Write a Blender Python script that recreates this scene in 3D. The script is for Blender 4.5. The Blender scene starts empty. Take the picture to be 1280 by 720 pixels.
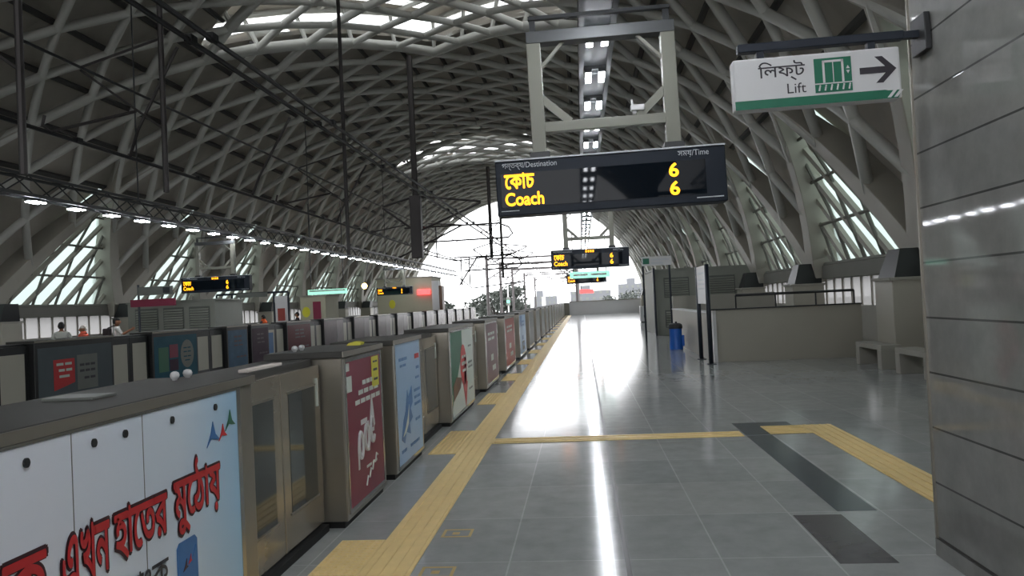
import bpy, bmesh, math, random
from mathutils import Vector, Matrix
random.seed(7)
SC = bpy.context.scene
COL = SC.collection
PI = math.pi

# ------------------------------------------------------------------ materials
def lin(c):
    c = c / 255.0
    return c / 12.92 if c <= 0.04045 else ((c + 0.055) / 1.055) ** 2.4
def rgb(r, g, b): return (lin(r), lin(g), lin(b), 1.0)

def mat(name, col, rough=0.6, metal=0.0, var=0.0, scale=3.0, emit=None, estr=0.0, spec=0.5, stretch=None, rvar=0.0, bump=0.0):
    m = bpy.data.materials.new(name); m.use_nodes = True
    nt = m.node_tree; b = nt.nodes['Principled BSDF']
    b.inputs['Base Color'].default_value = rgb(*col)
    b.inputs['Roughness'].default_value = rough
    b.inputs['Metallic'].default_value = metal
    b.inputs['Specular IOR Level'].default_value = spec
    if emit:
        b.inputs['Emission Color'].default_value = rgb(*emit)
        b.inputs['Emission Strength'].default_value = estr
    if var > 0 or rvar > 0 or bump > 0:
        tc = nt.nodes.new('ShaderNodeTexCoord'); mp = nt.nodes.new('ShaderNodeMapping')
        nt.links.new(tc.outputs['Object'], mp.inputs['Vector'])
        if stretch: mp.inputs['Scale'].default_value = stretch
        nz = nt.nodes.new('ShaderNodeTexNoise'); nz.inputs['Scale'].default_value = scale
        nz.inputs['Detail'].default_value = 5
        nt.links.new(mp.outputs['Vector'], nz.inputs['Vector'])
        if var > 0:
            mx = nt.nodes.new('ShaderNodeMix'); mx.data_type = 'RGBA'
            c = rgb(*col)
            mx.inputs[6].default_value = tuple(v * (1 - var) for v in c[:3]) + (1,)
            mx.inputs[7].default_value = tuple(min(1, v * (1 + var)) for v in c[:3]) + (1,)
            nt.links.new(nz.outputs['Fac'], mx.inputs[0])
            nt.links.new(mx.outputs[2], b.inputs['Base Color'])
        if rvar > 0:
            mr = nt.nodes.new('ShaderNodeMapRange')
            mr.inputs['To Min'].default_value = max(0.02, rough - rvar); mr.inputs['To Max'].default_value = rough + rvar
            nt.links.new(nz.outputs['Fac'], mr.inputs['Value']); nt.links.new(mr.outputs['Result'], b.inputs['Roughness'])
        if bump > 0:
            bp = nt.nodes.new('ShaderNodeBump'); bp.inputs['Strength'].default_value = bump; bp.inputs['Distance'].default_value = 0.01
            nt.links.new(nz.outputs['Fac'], bp.inputs['Height']); nt.links.new(bp.outputs['Normal'], b.inputs['Normal'])
    return m

def tiles(name, c1, c2, mortar, w, h, rough, swap, rvar=0.04, msize=0.006, mottling=0.25, spec=0.5):
    """polished stone tiles; swap chooses which object axes carry the courses"""
    m = bpy.data.materials.new(name); m.use_nodes = True
    nt = m.node_tree; N = nt.nodes; L = nt.links; b = N['Principled BSDF']
    tc = N.new('ShaderNodeTexCoord'); sp = N.new('ShaderNodeSeparateXYZ'); cb = N.new('ShaderNodeCombineXYZ')
    L.new(tc.outputs['Object'], sp.inputs[0])
    a, c = {'floor': (1, 0), 'wall': (1, 2)}[swap]
    off = N.new('ShaderNodeMath'); off.operation = 'ADD'
    off.inputs[1].default_value = 20 * h + (-0.12 if swap == 'floor' else -0.105)
    L.new(sp.outputs[a], cb.inputs[0]); L.new(sp.outputs[c], off.inputs[0]); L.new(off.outputs[0], cb.inputs[1])
    br = N.new('ShaderNodeTexBrick'); br.inputs['Scale'].default_value = 1.0
    br.offset = 0.0 if swap == 'floor' else 0.0
    br.inputs['Brick Width'].default_value = w; br.inputs['Row Height'].default_value = h
    br.inputs['Mortar Size'].default_value = msize; br.inputs['Mortar Smooth'].default_value = 0.1
    br.inputs['Color1'].default_value = rgb(*c1); br.inputs['Color2'].default_value = rgb(*c2); br.inputs['Mortar'].default_value = rgb(*mortar)
    L.new(cb.outputs[0], br.inputs['Vector'])
    nz = N.new('ShaderNodeTexNoise'); nz.inputs['Scale'].default_value = 5; nz.inputs['Detail'].default_value = 8; nz.inputs['Roughness'].default_value = 0.65
    L.new(tc.outputs['Object'], nz.inputs['Vector'])
    mr = N.new('ShaderNodeMapRange'); mr.inputs['To Min'].default_value = 1 - mottling; mr.inputs['To Max'].default_value = 1 + mottling
    L.new(nz.outputs['Fac'], mr.inputs['Value'])
    mu = N.new('ShaderNodeMix'); mu.data_type = 'RGBA'; mu.blend_type = 'MULTIPLY'; mu.inputs[0].default_value = 1.0
    L.new(br.outputs['Color'], mu.inputs[6]); L.new(mr.outputs['Result'], mu.inputs[7])
    L.new(mu.outputs[2], b.inputs['Base Color'])
    r = N.new('ShaderNodeMapRange'); r.inputs['To Min'].default_value = rough - rvar; r.inputs['To Max'].default_value = rough + rvar
    L.new(nz.outputs['Fac'], r.inputs['Value']); L.new(r.outputs['Result'], b.inputs['Roughness'])
    b.inputs['Specular IOR Level'].default_value = spec
    if swap == 'floor':
        n2 = N.new('ShaderNodeTexNoise'); n2.inputs['Scale'].default_value = 1.6; n2.inputs['Detail'].default_value = 3
        L.new(tc.outputs['Object'], n2.inputs['Vector'])
        b2 = N.new('ShaderNodeBump'); b2.inputs['Strength'].default_value = .04; b2.inputs['Distance'].default_value = .02
        L.new(n2.outputs['Fac'], b2.inputs['Height'])
    bp = N.new('ShaderNodeBump'); bp.inputs['Strength'].default_value = 0.15; bp.inputs['Distance'].default_value = 0.004; bp.invert = True
    if swap == 'floor': L.new(b2.outputs['Normal'], bp.inputs['Normal'])
    L.new(br.outputs['Fac'], bp.inputs['Height']); L.new(bp.outputs['Normal'], b.inputs['Normal'])
    return m

def glass(name, tint, gloss=0.12, rough=0.03):
    m = bpy.data.materials.new(name); m.use_nodes = True
    nt = m.node_tree; N = nt.nodes; N.remove(N['Principled BSDF'])
    t = N.new('ShaderNodeBsdfTransparent'); t.inputs[0].default_value = tuple(tint) + (1,)
    g = N.new('ShaderNodeBsdfGlossy'); g.inputs['Roughness'].default_value = rough; g.inputs['Color'].default_value = (.9, .95, .93, 1)
    lw = N.new('ShaderNodeLayerWeight'); lw.inputs['Blend'].default_value = 0.25
    mr = N.new('ShaderNodeMapRange'); mr.inputs['To Min'].default_value = gloss; mr.inputs['To Max'].default_value = 0.7
    mx = N.new('ShaderNodeMixShader')
    nt.links.new(lw.outputs['Fresnel'], mr.inputs['Value']); nt.links.new(mr.outputs['Result'], mx.inputs[0])
    nt.links.new(t.outputs[0], mx.inputs[1]); nt.links.new(g.outputs[0], mx.inputs[2])
    nt.links.new(mx.outputs[0], N['Material Output'].inputs[0])
    return m

def frosted(name, c):
    m = bpy.data.materials.new(name); m.use_nodes = True
    nt = m.node_tree; N = nt.nodes; N.remove(N['Principled BSDF'])
    t = N.new('ShaderNodeBsdfTranslucent'); t.inputs[0].default_value = tuple(v * 1.7 for v in c) + (1,)
    g = N.new('ShaderNodeBsdfTransparent'); g.inputs[0].default_value = tuple(v * .5 for v in c) + (1,)
    a = N.new('ShaderNodeAddShader'); gl = N.new('ShaderNodeBsdfGlossy'); gl.inputs['Roughness'].default_value = .1
    mx = N.new('ShaderNodeMixShader'); mx.inputs[0].default_value = .05
    nt.links.new(t.outputs[0], a.inputs[0]); nt.links.new(g.outputs[0], a.inputs[1])
    nt.links.new(a.outputs[0], mx.inputs[1]); nt.links.new(gl.outputs[0], mx.inputs[2]); nt.links.new(mx.outputs[0], N['Material Output'].inputs[0])
    return m

M = dict(
    floor=tiles('polished_granite_floor', (146, 149, 148), (156, 158, 156), (170, 172, 170), 0.95, 0.64, 0.125, 'floor', rvar=.04, spec=.17),
    wallgranite=tiles('polished_granite_wall', (128, 128, 124), (133, 132, 128), (74, 74, 72), 2.6, 0.323, 0.045, 'wall', rvar=.02, mottling=.35, spec=.5),
    darktile=mat('dark_slate_tile', (66, 74, 80), .2, var=.3, scale=6, rvar=.05),
    browntile=mat('brown_slate_tile', (84, 82, 84), .2, var=.3, scale=6, rvar=.05),
    drain=mat('drain_slot', (40, 42, 43), .4),
    tactile=mat('tactile_yellow', (232, 204, 142), .5, var=.12, scale=9),
    deck=mat('roof_deck', (170, 164, 154), .8, var=.15, scale=1.2),
    steel=mat('roof_steel_paint', (186, 186, 180), .45, var=.06, scale=2),
    legpaint=mat('arch_leg_paint', (156, 152, 142), .5, var=.08, scale=1.5),
    purlin=mat('purlin_dark', (66, 65, 63), .6),
    stainless=mat('brushed_stainless', (146, 141, 131), .3, 0.6, var=.05, scale=3, stretch=(1, 1, 6), rvar=.05),
    stainlessdoor=mat('brushed_door_steel', (168, 160, 146), .2, 0.65, var=.05, scale=3, stretch=(1, 1, 8), rvar=.04),
    cap=mat('cabinet_cap', (70, 69, 66), .5, .0, spec=.25, var=.12, scale=5),  # steel top's dark reflection of the roof is put into this colour
    darkframe=mat('dark_frame', (44, 45, 46), .4, .3),
    black=mat('black_rubber', (22, 22, 22), .7),
    doorglass=mat('dark_door_glass', (62, 66, 64), .06, 0, spec=.9),
    clearglass=glass('clear_glass', (.8, .84, .8), .06),
    winglass=frosted('window_glass', (.12, .145, .135)),
    lowglass=frosted('lower_window_glass', (.085, .084, .083)),
    skyglass=glass('skylight_glass', (.94, .96, .97), .05),
    lidglass=glass('lid_glass', (.25, .27, .28), .05),
    concrete=mat('grey_render', (150, 147, 138), .75, var=.08, scale=2),
    concretedark=mat('dark_render', (112, 111, 104), .75, var=.1, scale=2),
    parapet=mat('parapet_panel', (158, 154, 142), .45, var=.05, scale=2),
    louvre=mat('louvre_box_paint', (132, 134, 126), .55, var=.06),
    louvreslat=mat('louvre_slat', (92, 95, 90), .5),
    led=mat('display_case', (36, 42, 51), .5, spec=.2),
    screen=mat('display_screen', (14, 20, 27), .03, spec=.12),
    amber=mat('amber_text', (255, 150, 20), .5, emit=(255, 158, 20), estr=.7),
    whitetext=mat('white_lettering', (210, 212, 214), .5),
    greytext=mat('grey_lettering', (196, 200, 204), .5),
    cream=mat('cream_frame_paint', (122, 122, 111), .5, var=.04),
    white=mat('white_sign', (206, 206, 206), .45),
    signdark=mat('sign_dark', (48, 44, 50), .5),
    signgreen=mat('sign_green', (22, 104, 78), .45),
    signgreenlit=mat('sign_green_lit', (70, 150, 120), .5, emit=(150, 215, 190), estr=.35),
    magenta=mat('sign_magenta', (130, 40, 66), .5),
    redlit=mat('red_lit', (230, 60, 60), .5, emit=(255, 60, 60), estr=1.2),
    greenlit=mat('green_lit', (60, 200, 150), .5, emit=(80, 255, 190), estr=1.5),
    beacon=mat('warm_lamp', (255, 220, 150), .5, emit=(255, 205, 120), estr=4),
    lamp=mat('lamp_diffuser', (255, 255, 255), .5, emit=(244, 248, 255), estr=20),
    truss=mat('truss_paint', (66, 68, 70), .5, .2),
    trusslight=mat('truss_light_paint', (84, 86, 87), .5, .2),
    ocs=mat('overhead_line_steel', (74, 70, 70), .5, .4),
    wire=mat('wire_dark', (34, 34, 36), .5, .4),
    post=mat('dark_navy_post', (34, 40, 50), .4, .3),
    binblue=mat('bin_blue', (24, 92, 180), .4),
    binlid=mat('bin_lid', (40, 42, 44), .5),
    adwhite=mat('ad_pale', (196, 206, 216), .35, var=.03, scale=1),
    adred=mat('ad_red', (196, 42, 46), .4),
    adink=mat('ad_ink', (58, 26, 34), .4),
    adblack=mat('ad_black', (50, 50, 56), .4),
    maroon=mat('ad_maroon', (122, 38, 60), .4, var=.06),
    adyellow=mat('ad_yellow', (214, 208, 60), .4),
    adblue=mat('ad_light_blue', (150, 180, 210), .35, var=.1, scale=2),
    addeep=mat('ad_deep_blue', (60, 112, 168), .35, var=.2, scale=6),
    adgreen=mat('ad_green', (34, 104, 76), .4),
    adpaper=mat('ad_paper', (204, 212, 204), .4),
    adbrown=mat('ad_brown', (120, 92, 74), .5, var=.2),
    adbrick=mat('ad_brick', (160, 72, 62), .4, var=.1),
    adplum=mat('ad_plum', (120, 88, 92), .4, var=.1),
    adgrey=mat('ad_grey', (112, 115, 110), .4, var=.1),
    darkpanel=mat('dark_glass_panel', (98, 106, 110), .15, var=.1, spec=.6),
    teal=mat('ad_teal', (56, 98, 114), .2, var=.25, scale=3),
    slate=mat('ad_slate_blue', (90, 116, 140), .2, var=.25, scale=5),
    purple=mat('ad_purple', (78, 62, 76), .2, var=.2, scale=5),
    wine=mat('ad_wine', (104, 48, 58), .2, var=.15, scale=4),
    mauve=mat('ad_mauve', (112, 102, 108), .25, var=.15, scale=4),
    mauvelight=mat('ad_mauve_light', (150, 142, 146), .25, var=.15, scale=4),
    skin=mat('skin', (150, 104, 78), .6),
    hair=mat('dark_hair', (24, 22, 22), .7),
    shirtgrey=mat('shirt_pale_grey', (172, 174, 166), .8),
    shirtorange=mat('shirt_orange_red', (206, 86, 62), .8),
    shirtwhite=mat('shirt_white', (206, 202, 198), .8),
    shirtnavy=mat('shirt_navy', (42, 48, 60), .8),
    orangescarf=mat('scarf_orange', (238, 106, 50), .8),
    whitescarf=mat('scarf_white', (214, 204, 196), .8),
    trousers=mat('dark_trousers', (50, 50, 56), .8),
    shoe=mat('dark_shoes', (30, 28, 28), .7),
    bag=mat('dark_backpack', (46, 38, 40), .8),
    leaf=mat('leaves', (44, 50, 44), .8, var=.35, scale=.6),  # greyed leaf colour stands in for distance haze
    bark=mat('bark', (50, 46, 44), .9),
    ground=mat('distant_ground', (70, 72, 66), .9, var=.2, scale=.05),
    track=mat('track_bed', (84, 82, 78), .9, var=.2, scale=2),
    rail=mat('rail_steel', (120, 112, 104), .35, .8),
    beige=mat('beige_render', (176, 172, 150), .7, var=.05),
    building=mat('distant_building', (110, 112, 116), .8, var=.1, scale=.1),  # grey carries the skyline haze in the colour itself
    gold=mat('floor_gold_paint', (176, 146, 84), .5),
    chrome=mat('chrome', (180, 180, 178), .2, 1.0),
)

# ------------------------------------------------------------------ mesh helpers
ORIGIN = {}
class MB:
    """collects shapes in world coordinates, builds ONE mesh object"""
    def __init__(s): s.v = []; s.f = []
    def add(s, vs, fs):
        o = len(s.v); s.v += [tuple(v) for v in vs]; s.f += [tuple(i + o for i in f) for f in fs]; return s
    def box(s, x0, x1, y0, y1, z0, z1):
        return s.add([(x0,y0,z0),(x1,y0,z0),(x1,y1,z0),(x0,y1,z0),(x0,y0,z1),(x1,y0,z1),(x1,y1,z1),(x0,y1,z1)],
                     [(0,3,2,1),(4,5,6,7),(0,1,5,4),(1,2,6,5),(2,3,7,6),(3,0,4,7)])
    def tube(s, pts, r, n=8, closed=False):
        pts = [Vector(p) for p in pts]; k = len(pts); vs = []; fs = []
        if not hasattr(r, '__len__'): r = [r] * k
        t0 = (pts[1] - pts[0]).normalized()
        u = t0.cross(Vector((0, 0, 1)))
        if u.length < .1: u = t0.cross(Vector((1, 0, 0)))
        u.normalize()
        for i, p in enumerate(pts):
            if closed: t = pts[(i + 1) % k] - pts[i - 1]
            else: t = pts[min(i + 1, k - 1)] - pts[max(i - 1, 0)]
            t.normalize(); u = (u - t * u.dot(t)).normalized(); w = t.cross(u)
            for j in range(n):
                a = 2 * PI * j / n
                vs.append(p + (u * math.cos(a) + w * math.sin(a)) * r[i])
        for i in range(k if closed else k - 1):
            for j in range(n):
                a, b = i * n + j, i * n + (j + 1) % n; c, d = ((i + 1) % k) * n + j, ((i + 1) % k) * n + (j + 1) % n
                fs.append((a, b, d, c))
        if not closed:
            fs.append(tuple(range(n))[::-1]); fs.append(tuple(range((k - 1) * n, k * n)))
        return s.add(vs, fs)
    def sweep(s, pts, ups, ws, hs):
        """rectangular section along pts; ups = height direction, ws width, hs height"""
        k = len(pts); vs = []; fs = []
        pts = [Vector(p) for p in pts]
        for i, p in enumerate(pts):
            t = (pts[min(i + 1, k - 1)] - pts[max(i - 1, 0)]).normalized()
            up = Vector(ups[i]); up = (up - t * up.dot(t)).normalized(); sd = t.cross(up)
            w, h = ws[i] / 2, hs[i] / 2
            for a, b in ((-1, -1), (1, -1), (1, 1), (-1, 1)): vs.append(p + sd * a * w + up * b * h)
        for i in range(k - 1):
            for j in range(4):
                a, b = i * 4 + j, i * 4 + (j + 1) % 4
                fs.append((a, b, b + 4, a + 4))
        fs.append((3, 2, 1, 0)); fs.append(tuple(range(k * 4 - 4, k * 4)))
        return s.add(vs, fs)
    def lathe(s, c, prof, n=16):
        vs = []; fs = []
        for r, z in prof:
            for j in range(n): vs.append((c[0] + r * math.cos(2*PI*j/n), c[1] + r * math.sin(2*PI*j/n), c[2] + z))
        for i in range(len(prof) - 1):
            for j in range(n):
                a, b = i*n + j, i*n + (j+1) % n; fs.append((a, b, b + n, a + n))
        fs.append(tuple(range(n))[::-1]); fs.append(tuple(range((len(prof)-1)*n, len(prof)*n)))
        return s.add(vs, fs)
    def prism(s, poly, o, ux, uy, d):
        """polygon (2D) extruded: o origin, ux/uy plane axes, d = extrusion vector"""
        o, ux, uy, d = Vector(o), Vector(ux), Vector(uy), Vector(d); n = len(poly)
        a = [o + ux * x + uy * y for x, y in poly]
        return s.add(a + [p + d for p in a], [tuple(range(n))[::-1], tuple(range(n, 2*n))] + [(i, (i+1) % n, (i+1) % n + n, i + n) for i in range(n)])
    def ball(s, c, r, n=10, m=6, sz=1.0, top=False):
        prof = []
        for i in range(m + 1):
            a = (-PI/2 + PI * i / m) if not top else PI/2 * i / m
            prof.append((max(1e-3, r * math.cos(a)), r * sz * math.sin(a)))
        return s.lathe(c, prof, n)
    def build(s, name, m, parent=None, bevel=0.0, smooth=False):
        off = ORIGIN[parent.name] if parent else Vector((0, 0, 0))
        me = bpy.data.meshes.new(name)
        me.from_pydata([tuple(Vector(v) - off) for v in s.v], [], s.f); me.update()
        bm = bmesh.new(); bm.from_mesh(me); bmesh.ops.recalc_face_normals(bm, faces=bm.faces[:]); bm.to_mesh(me); bm.free()
        me.materials.append(m)
        if smooth:
            for p in me.polygons: p.use_smooth = True
        o = bpy.data.objects.new(name, me); COL.objects.link(o)
        if parent: o.parent = parent
        ORIGIN[o.name] = off
        if bevel > 0:
            b = o.modifiers.new('bevel', 'BEVEL'); b.width = bevel; b.segments = 2; b.limit_method = 'ANGLE'
        return o

def tag(o, label, cat, group=None, kind=None):
    o['label'] = label
    if cat: o['category'] = cat
    if group: o['group'] = group
    if kind: o['kind'] = kind
    return o
def thing(name, loc, label, cat, group=None):
    o = bpy.data.objects.new(name, None); COL.objects.link(o); o.location = loc; o.empty_display_size = .2
    ORIGIN[o.name] = Vector(loc)
    return tag(o, label, cat, group)
def struct(o, label=None, cat=None):
    o['kind'] = 'structure'
    if label: o['label'] = label
    if cat: o['category'] = cat
    return o
def B(*a): return MB().box(*a)
def dup(root, d, label=None, group=None):
    kids = {}
    for o in COL.objects:
        if o.parent: kids.setdefault(o.parent.name, []).append(o)
    def rec(o, par):
        c = o.copy(); COL.objects.link(c)
        if par: c.parent = par
        for k in kids.get(o.name, []): rec(k, c)
        return c
    c = rec(root, None); c.location = Vector(root.location) + Vector(d)
    if label: c['label'] = label
    if group: c['group'] = group
    return c
ONES = ['', 'first', 'second', 'third', 'fourth', 'fifth', 'sixth', 'seventh', 'eighth', 'ninth', 'tenth', 'eleventh', 'twelfth', 'thirteenth', 'fourteenth',
        'fifteenth', 'sixteenth', 'seventeenth', 'eighteenth', 'nineteenth']
def nth(n):
    if n < 20: return ONES[n]
    t, u = divmod(n, 10); T = {2: 'twent', 3: 'thirt', 4: 'fort', 5: 'fift', 6: 'sixt'}[t]
    return T + ('ieth' if u == 0 else 'y-' + ONES[u])

def glyph_mesh(s):
    """(verts2d, faces) of a line of lettering; every outer contour is filled on its own with the holes that lie in it"""
    cu = bpy.data.curves.new('lettering', 'FONT'); cu.body = s; cu.size = 1.0; cu.resolution_u = 4
    t = bpy.data.objects.new('lettering', cu); COL.objects.link(t)
    dg = bpy.context.evaluated_depsgraph_get()
    src = t.evaluated_get(dg).to_curve(dg)
    loops = []
    for sp in src.splines:
        pts = []; bp = sp.bezier_points; n = len(bp)
        for i in range(n):
            a, b = bp[i], bp[(i + 1) % n]
            straight = a.handle_right_type == 'VECTOR' and b.handle_left_type == 'VECTOR'
            p0, p1, p2, p3 = a.co, a.handle_right, b.handle_left, b.co
            for k in range(1 if straight else 4):
                u = k / (1 if straight else 4); v = 1 - u
                q = p0*v**3 + p1*(3*v*v*u) + p2*(3*v*u*u) + p3*u**3
                if not pts or (Vector(pts[-1]) - Vector((q.x, q.y))).length > 1e-5: pts.append((q.x, q.y))
        if len(pts) > 2: loops.append(pts)
    t.to_curve_clear() if False else None
    COL.objects.unlink(t); bpy.data.objects.remove(t)
    def area(p): return sum(p[i-1][0]*p[i][1] - p[i][0]*p[i-1][1] for i in range(len(p))) / 2
    def inside(q, p):
        c = False
        for i in range(len(p)):
            (x1, y1), (x2, y2) = p[i-1], p[i]
            if (y1 > q[1]) != (y2 > q[1]) and q[0] < (x2-x1)*(q[1]-y1)/(y2-y1) + x1: c = not c
        return c
    ar = [area(p) for p in loops]
    # a hole lies wholly inside a larger contour that turns the other way
    par = {}
    for i in range(len(loops)):
        c = [o for o in range(len(loops)) if ar[o]*ar[i] < 0 and abs(ar[o]) > abs(ar[i]) and all(inside(q, loops[o]) for q in loops[i])]
        if c: par[i] = min(c, key=lambda o: abs(ar[o]))
    outs = [i for i in range(len(loops)) if i not in par]; holes = {i: [] for i in outs}
    for i, o in par.items():
        if o in holes: holes[o].append(i)
    V, Fc = [], []
    from mathutils.geometry import delaunay_2d_cdt
    for o in outs:
        vs = []; fs = []
        for l in [o] + holes[o]:
            b = len(vs); vs += [Vector(p) for p in loops[l]]; fs.append(list(range(b, len(vs))))
        # constrained triangulation, then keep triangles with a non-zero winding
        ed = [(f[i-1], f[i]) for f in fs for i in range(len(f))]
        r = delaunay_2d_cdt(vs, ed, [], 0, 1e-6)
        b = len(V); V += [(p.x, p.y) for p in r[0]]
        polys = [loops[l] for l in [o] + holes[o]]
        for f in r[2]:
            q = (sum(r[0][i].x for i in f)/len(f), sum(r[0][i].y for i in f)/len(f))
            wn = 0
            for p in polys:
                for i in range(len(p)):
                    (x1, y1), (x2, y2) = p[i-1], p[i]
                    if (y1 <= q[1]) != (y2 <= q[1]):
                        xx = (x2-x1)*(q[1]-y1)/(y2-y1) + x1
                        if xx > q[0]: wn += 1 if y2 > y1 else -1
            if wn != 0: Fc.append(tuple(i + b for i in f))
    return V, Fc
def text(name, s, m, parent, org, ux, uy, w=None, h=None, bold=0.0, depth=0.003, shear=0.0):
    """lettering as a mesh: lower left corner org, fitted to w x h on the plane ux, uy"""
    V, Fc = glyph_mesh(s)
    used = sorted({i for f in Fc for i in f}); re_ = {u: k for k, u in enumerate(used)}
    V = [V[i] for i in used]; Fc = [tuple(re_[i] for i in f) for f in Fc]
    x0, x1 = min(v[0] for v in V), max(v[0] for v in V); y0, y1 = min(v[1] for v in V), max(v[1] for v in V)
    sx = w / (x1 - x0) if w else None; sy = h / (y1 - y0) if h else None
    sx = sx or sy; sy = sy or sx
    off = ORIGIN[parent.name]; org, ux, uy = Vector(org), Vector(ux), Vector(uy); nn = ux.cross(uy).normalized()
    shifts = [(0, 0)] if bold <= 0 else [(bold*math.cos(a*PI/4), bold*math.sin(a*PI/4)) for a in range(8)] + [(0, 0)]
    vs, fs = [], []
    for k, (bx, by) in enumerate(shifts):
        b = len(vs); z = depth + k * depth * .03
        vs += [tuple(org + ux*((x - x0 + bx)*sx) + uy*((y - y0 + by)*sy) + nn*z - off) for x, y in V]
        fs += [tuple(i + b for i in f) for f in Fc]
    me = bpy.data.meshes.new(name); me.from_pydata(vs, [], fs); me.update(); me.materials.append(m)
    o = bpy.data.objects.new(name, me); COL.objects.link(o); o.parent = parent; ORIGIN[o.name] = off
    return o
XP, YP, ZP = (1, 0, 0), (0, 1, 0), (0, 0, 1)

# ------------------------------------------------------------------ camera
F, ROLL, VP, H = 960.0, 0.047, (727, 374), 1.6
c_, s_ = math.cos(ROLL), math.sin(ROLL)
dx, dy = VP[0] - 640, VP[1] - 360
u_, v_ = dx * c_ - dy * s_, dx * s_ + dy * c_
pit = math.atan2(v_, F); yaw = math.atan2(u_, math.hypot(v_, F))
R0 = Vector((math.cos(yaw), math.sin(yaw), 0)); fh = Vector((-math.sin(yaw), math.cos(yaw), 0))
Fw = fh * math.cos(pit) + Vector((0, 0, 1)) * math.sin(pit); U0 = Vector((0, 0, 1)) * math.cos(pit) - fh * math.sin(pit)
Rr = R0 * c_ - U0 * s_; Uu = R0 * s_ + U0 * c_
cam = bpy.data.cameras.new('camera'); cam.sensor_width = 36; cam.lens = F / 1280 * 36; cam.clip_end = 2000
co = bpy.data.objects.new('camera', cam); COL.objects.link(co)
co.matrix_world = Matrix(((Rr.x, Uu.x, -Fw.x, 0), (Rr.y, Uu.y, -Fw.y, 0), (Rr.z, Uu.z, -Fw.z, H), (0, 0, 0, 1)))
SC.camera = co

# ------------------------------------------------------------------ setting: floors, tracks, ground
Y0, Y1 = -40.0, 84.0
struct(B(-2.35, 7.4, Y0, Y1, -.5, 0).build('floor', M['floor']), 'grey polished granite platform floor on the near side')
struct(B(-19.6, -9.75, Y0, Y1, -.5, 0).build('floor_left', M['floor']), 'grey granite platform floor across the tracks')
struct(B(-12.2, 0, Y0 - 10, 300, -1.6, -1.25).build('floor_track', M['track']), 'track bed between the two platforms')
struct(B(-2.3, -2.2, Y0, Y1, -1.25, -.5).build('wall_platform_right', M['concretedark']))
struct(B(-9.9, -9.8, Y0, Y1, -1.25, -.5).build('wall_platform_left', M['concretedark']))
for k, x in enumerate((-4.25, -2.75, -9.2, -7.7)):
    x -= .4 if k < 2 else -.2
    r = B(x - .035, x + .035, Y0 - 10, 300, -1.25, -1.08).build('running_rail', M['rail'], bevel=.01)
    tag(r, ['steel running rail on near track, second from near platform', 'steel running rail on near track, beside near platform',
            'steel running rail on far track, beside far platform', 'steel running rail on far track, second from far platform'][k], 'rail', 'running rails')
struct(B(-400, 400, -60, 900, -11, -10).build('floor_ground', M['ground']), 'flat ground far below beyond the station')
for k, (a, b, c, d, m) in enumerate(((1.415, 1.745, 4.62, 5.62, 'browntile'), (1.745, 2.02, 5.7, 8.75, 'darktile'), (1.745, 2.4, 8.78, 9.6, 'darktile'))):
    struct(B(a, b, c, d, 0, .0015).build('trim_%d' % (k + 1), M[m]), 'inlaid darker floor tiles in the walkway')
struct(B(.185, .215, -6, 78, -.01, .003).build('trim_5', M['drain']), 'narrow drain slot running along the platform')

# ------------------------------------------------------------------ vaulted roof
XC, AA, BB = -6.1, 13.0, 13.1
T_LO, T_HI = math.radians(9.5), math.radians(170.5)
NC = 12; L = 36.6; DT = L / (2 * NC); CELL = 7.0 / 3; SL = CELL / (2 * DT)      # half cell = DT in arc, CELL/2 in Y
YF = 15.9                                                                      # one foot position
SKW = .25                                                                      # the diagonals lean: backwards towards the feet
def sk(t): return SKW * (math.sqrt((t - L/2) ** 2 + .25) - .5)
YFOOT = YF + sk(0)                                                                # the same foot before the lean
def P(t, Y, off=0.0):
    th = T_LO + (T_HI - T_LO) * t / L
    return Vector((XC + (AA + off) * math.cos(th), min(max(Y - sk(t), Y0), Y1), (BB + off) * math.sin(th)))
def PW(t, Y, off=0.0): return P(t, Y + sk(t), off)
def Nrm(t):
    th = T_LO + (T_HI - T_LO) * t / L
    return Vector((math.cos(th), 0, math.sin(th)))
SKC = YFOOT + L/2 * SL - 5 * CELL / 2
SKY_Y = [SKC - 56, SKC - 28, SKC, SKC + 28]
def in_sky(t, Y, f=1.0): return any(abs(t - L/2) / (5*DT) + abs(Y - yc) / (5*CELL/2) < f for yc in SKY_Y)
def in_win(t, Y):
    t = min(t, L - t)
    if t > 3 * DT: return False
    ph = ((Y - YFOOT) % 7.0)
    return abs(ph - 3.5) < 3.5 * (1 - t / (3 * DT))
deck = MB(); NY = int((Y1 - Y0 + 6) / (CELL / 2)) ; ya = YFOOT - CELL / 2 * math.ceil((YFOOT - Y0) / (CELL / 2))
idx = {}
def vid(key, t, Y):
    if key not in idx:
        idx[key] = len(deck.v); deck.v.append(tuple(P(t, Y, .55)))
    return idx[key]
for i in range(2 * NC):
    for j in range(NY + 1):
        t, Y = i * DT, ya + j * CELL / 2
        q = [(i, j), (i + 1, j), (i + 1, j + 1), (i, j + 1)]
        cc = ('c', i, j)
        for a in range(4):
            p, r = q[a], q[(a + 1) % 4]
            ct = (t + DT/2) * .34 + (p[0] + r[0]) * DT * .33; cY = (Y + CELL/4) * .34 + (ya * 2 + (p[1] + r[1]) * CELL/2) * .33
            if in_sky(ct, cY) or in_win(ct, cY): continue
            deck.f.append((vid(p, p[0]*DT, ya + p[1]*CELL/2), vid(r, r[0]*DT, ya + r[1]*CELL/2), vid(cc, t + DT/2, Y + CELL/4)))
dk = deck.build('ceiling', M['deck']); struct(dk, 'dark curved roof deck above the steel lattice')
sm = dk.modifiers.new('thickness', 'SOLIDIFY'); sm.thickness = .12; sm.offset = 1

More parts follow.
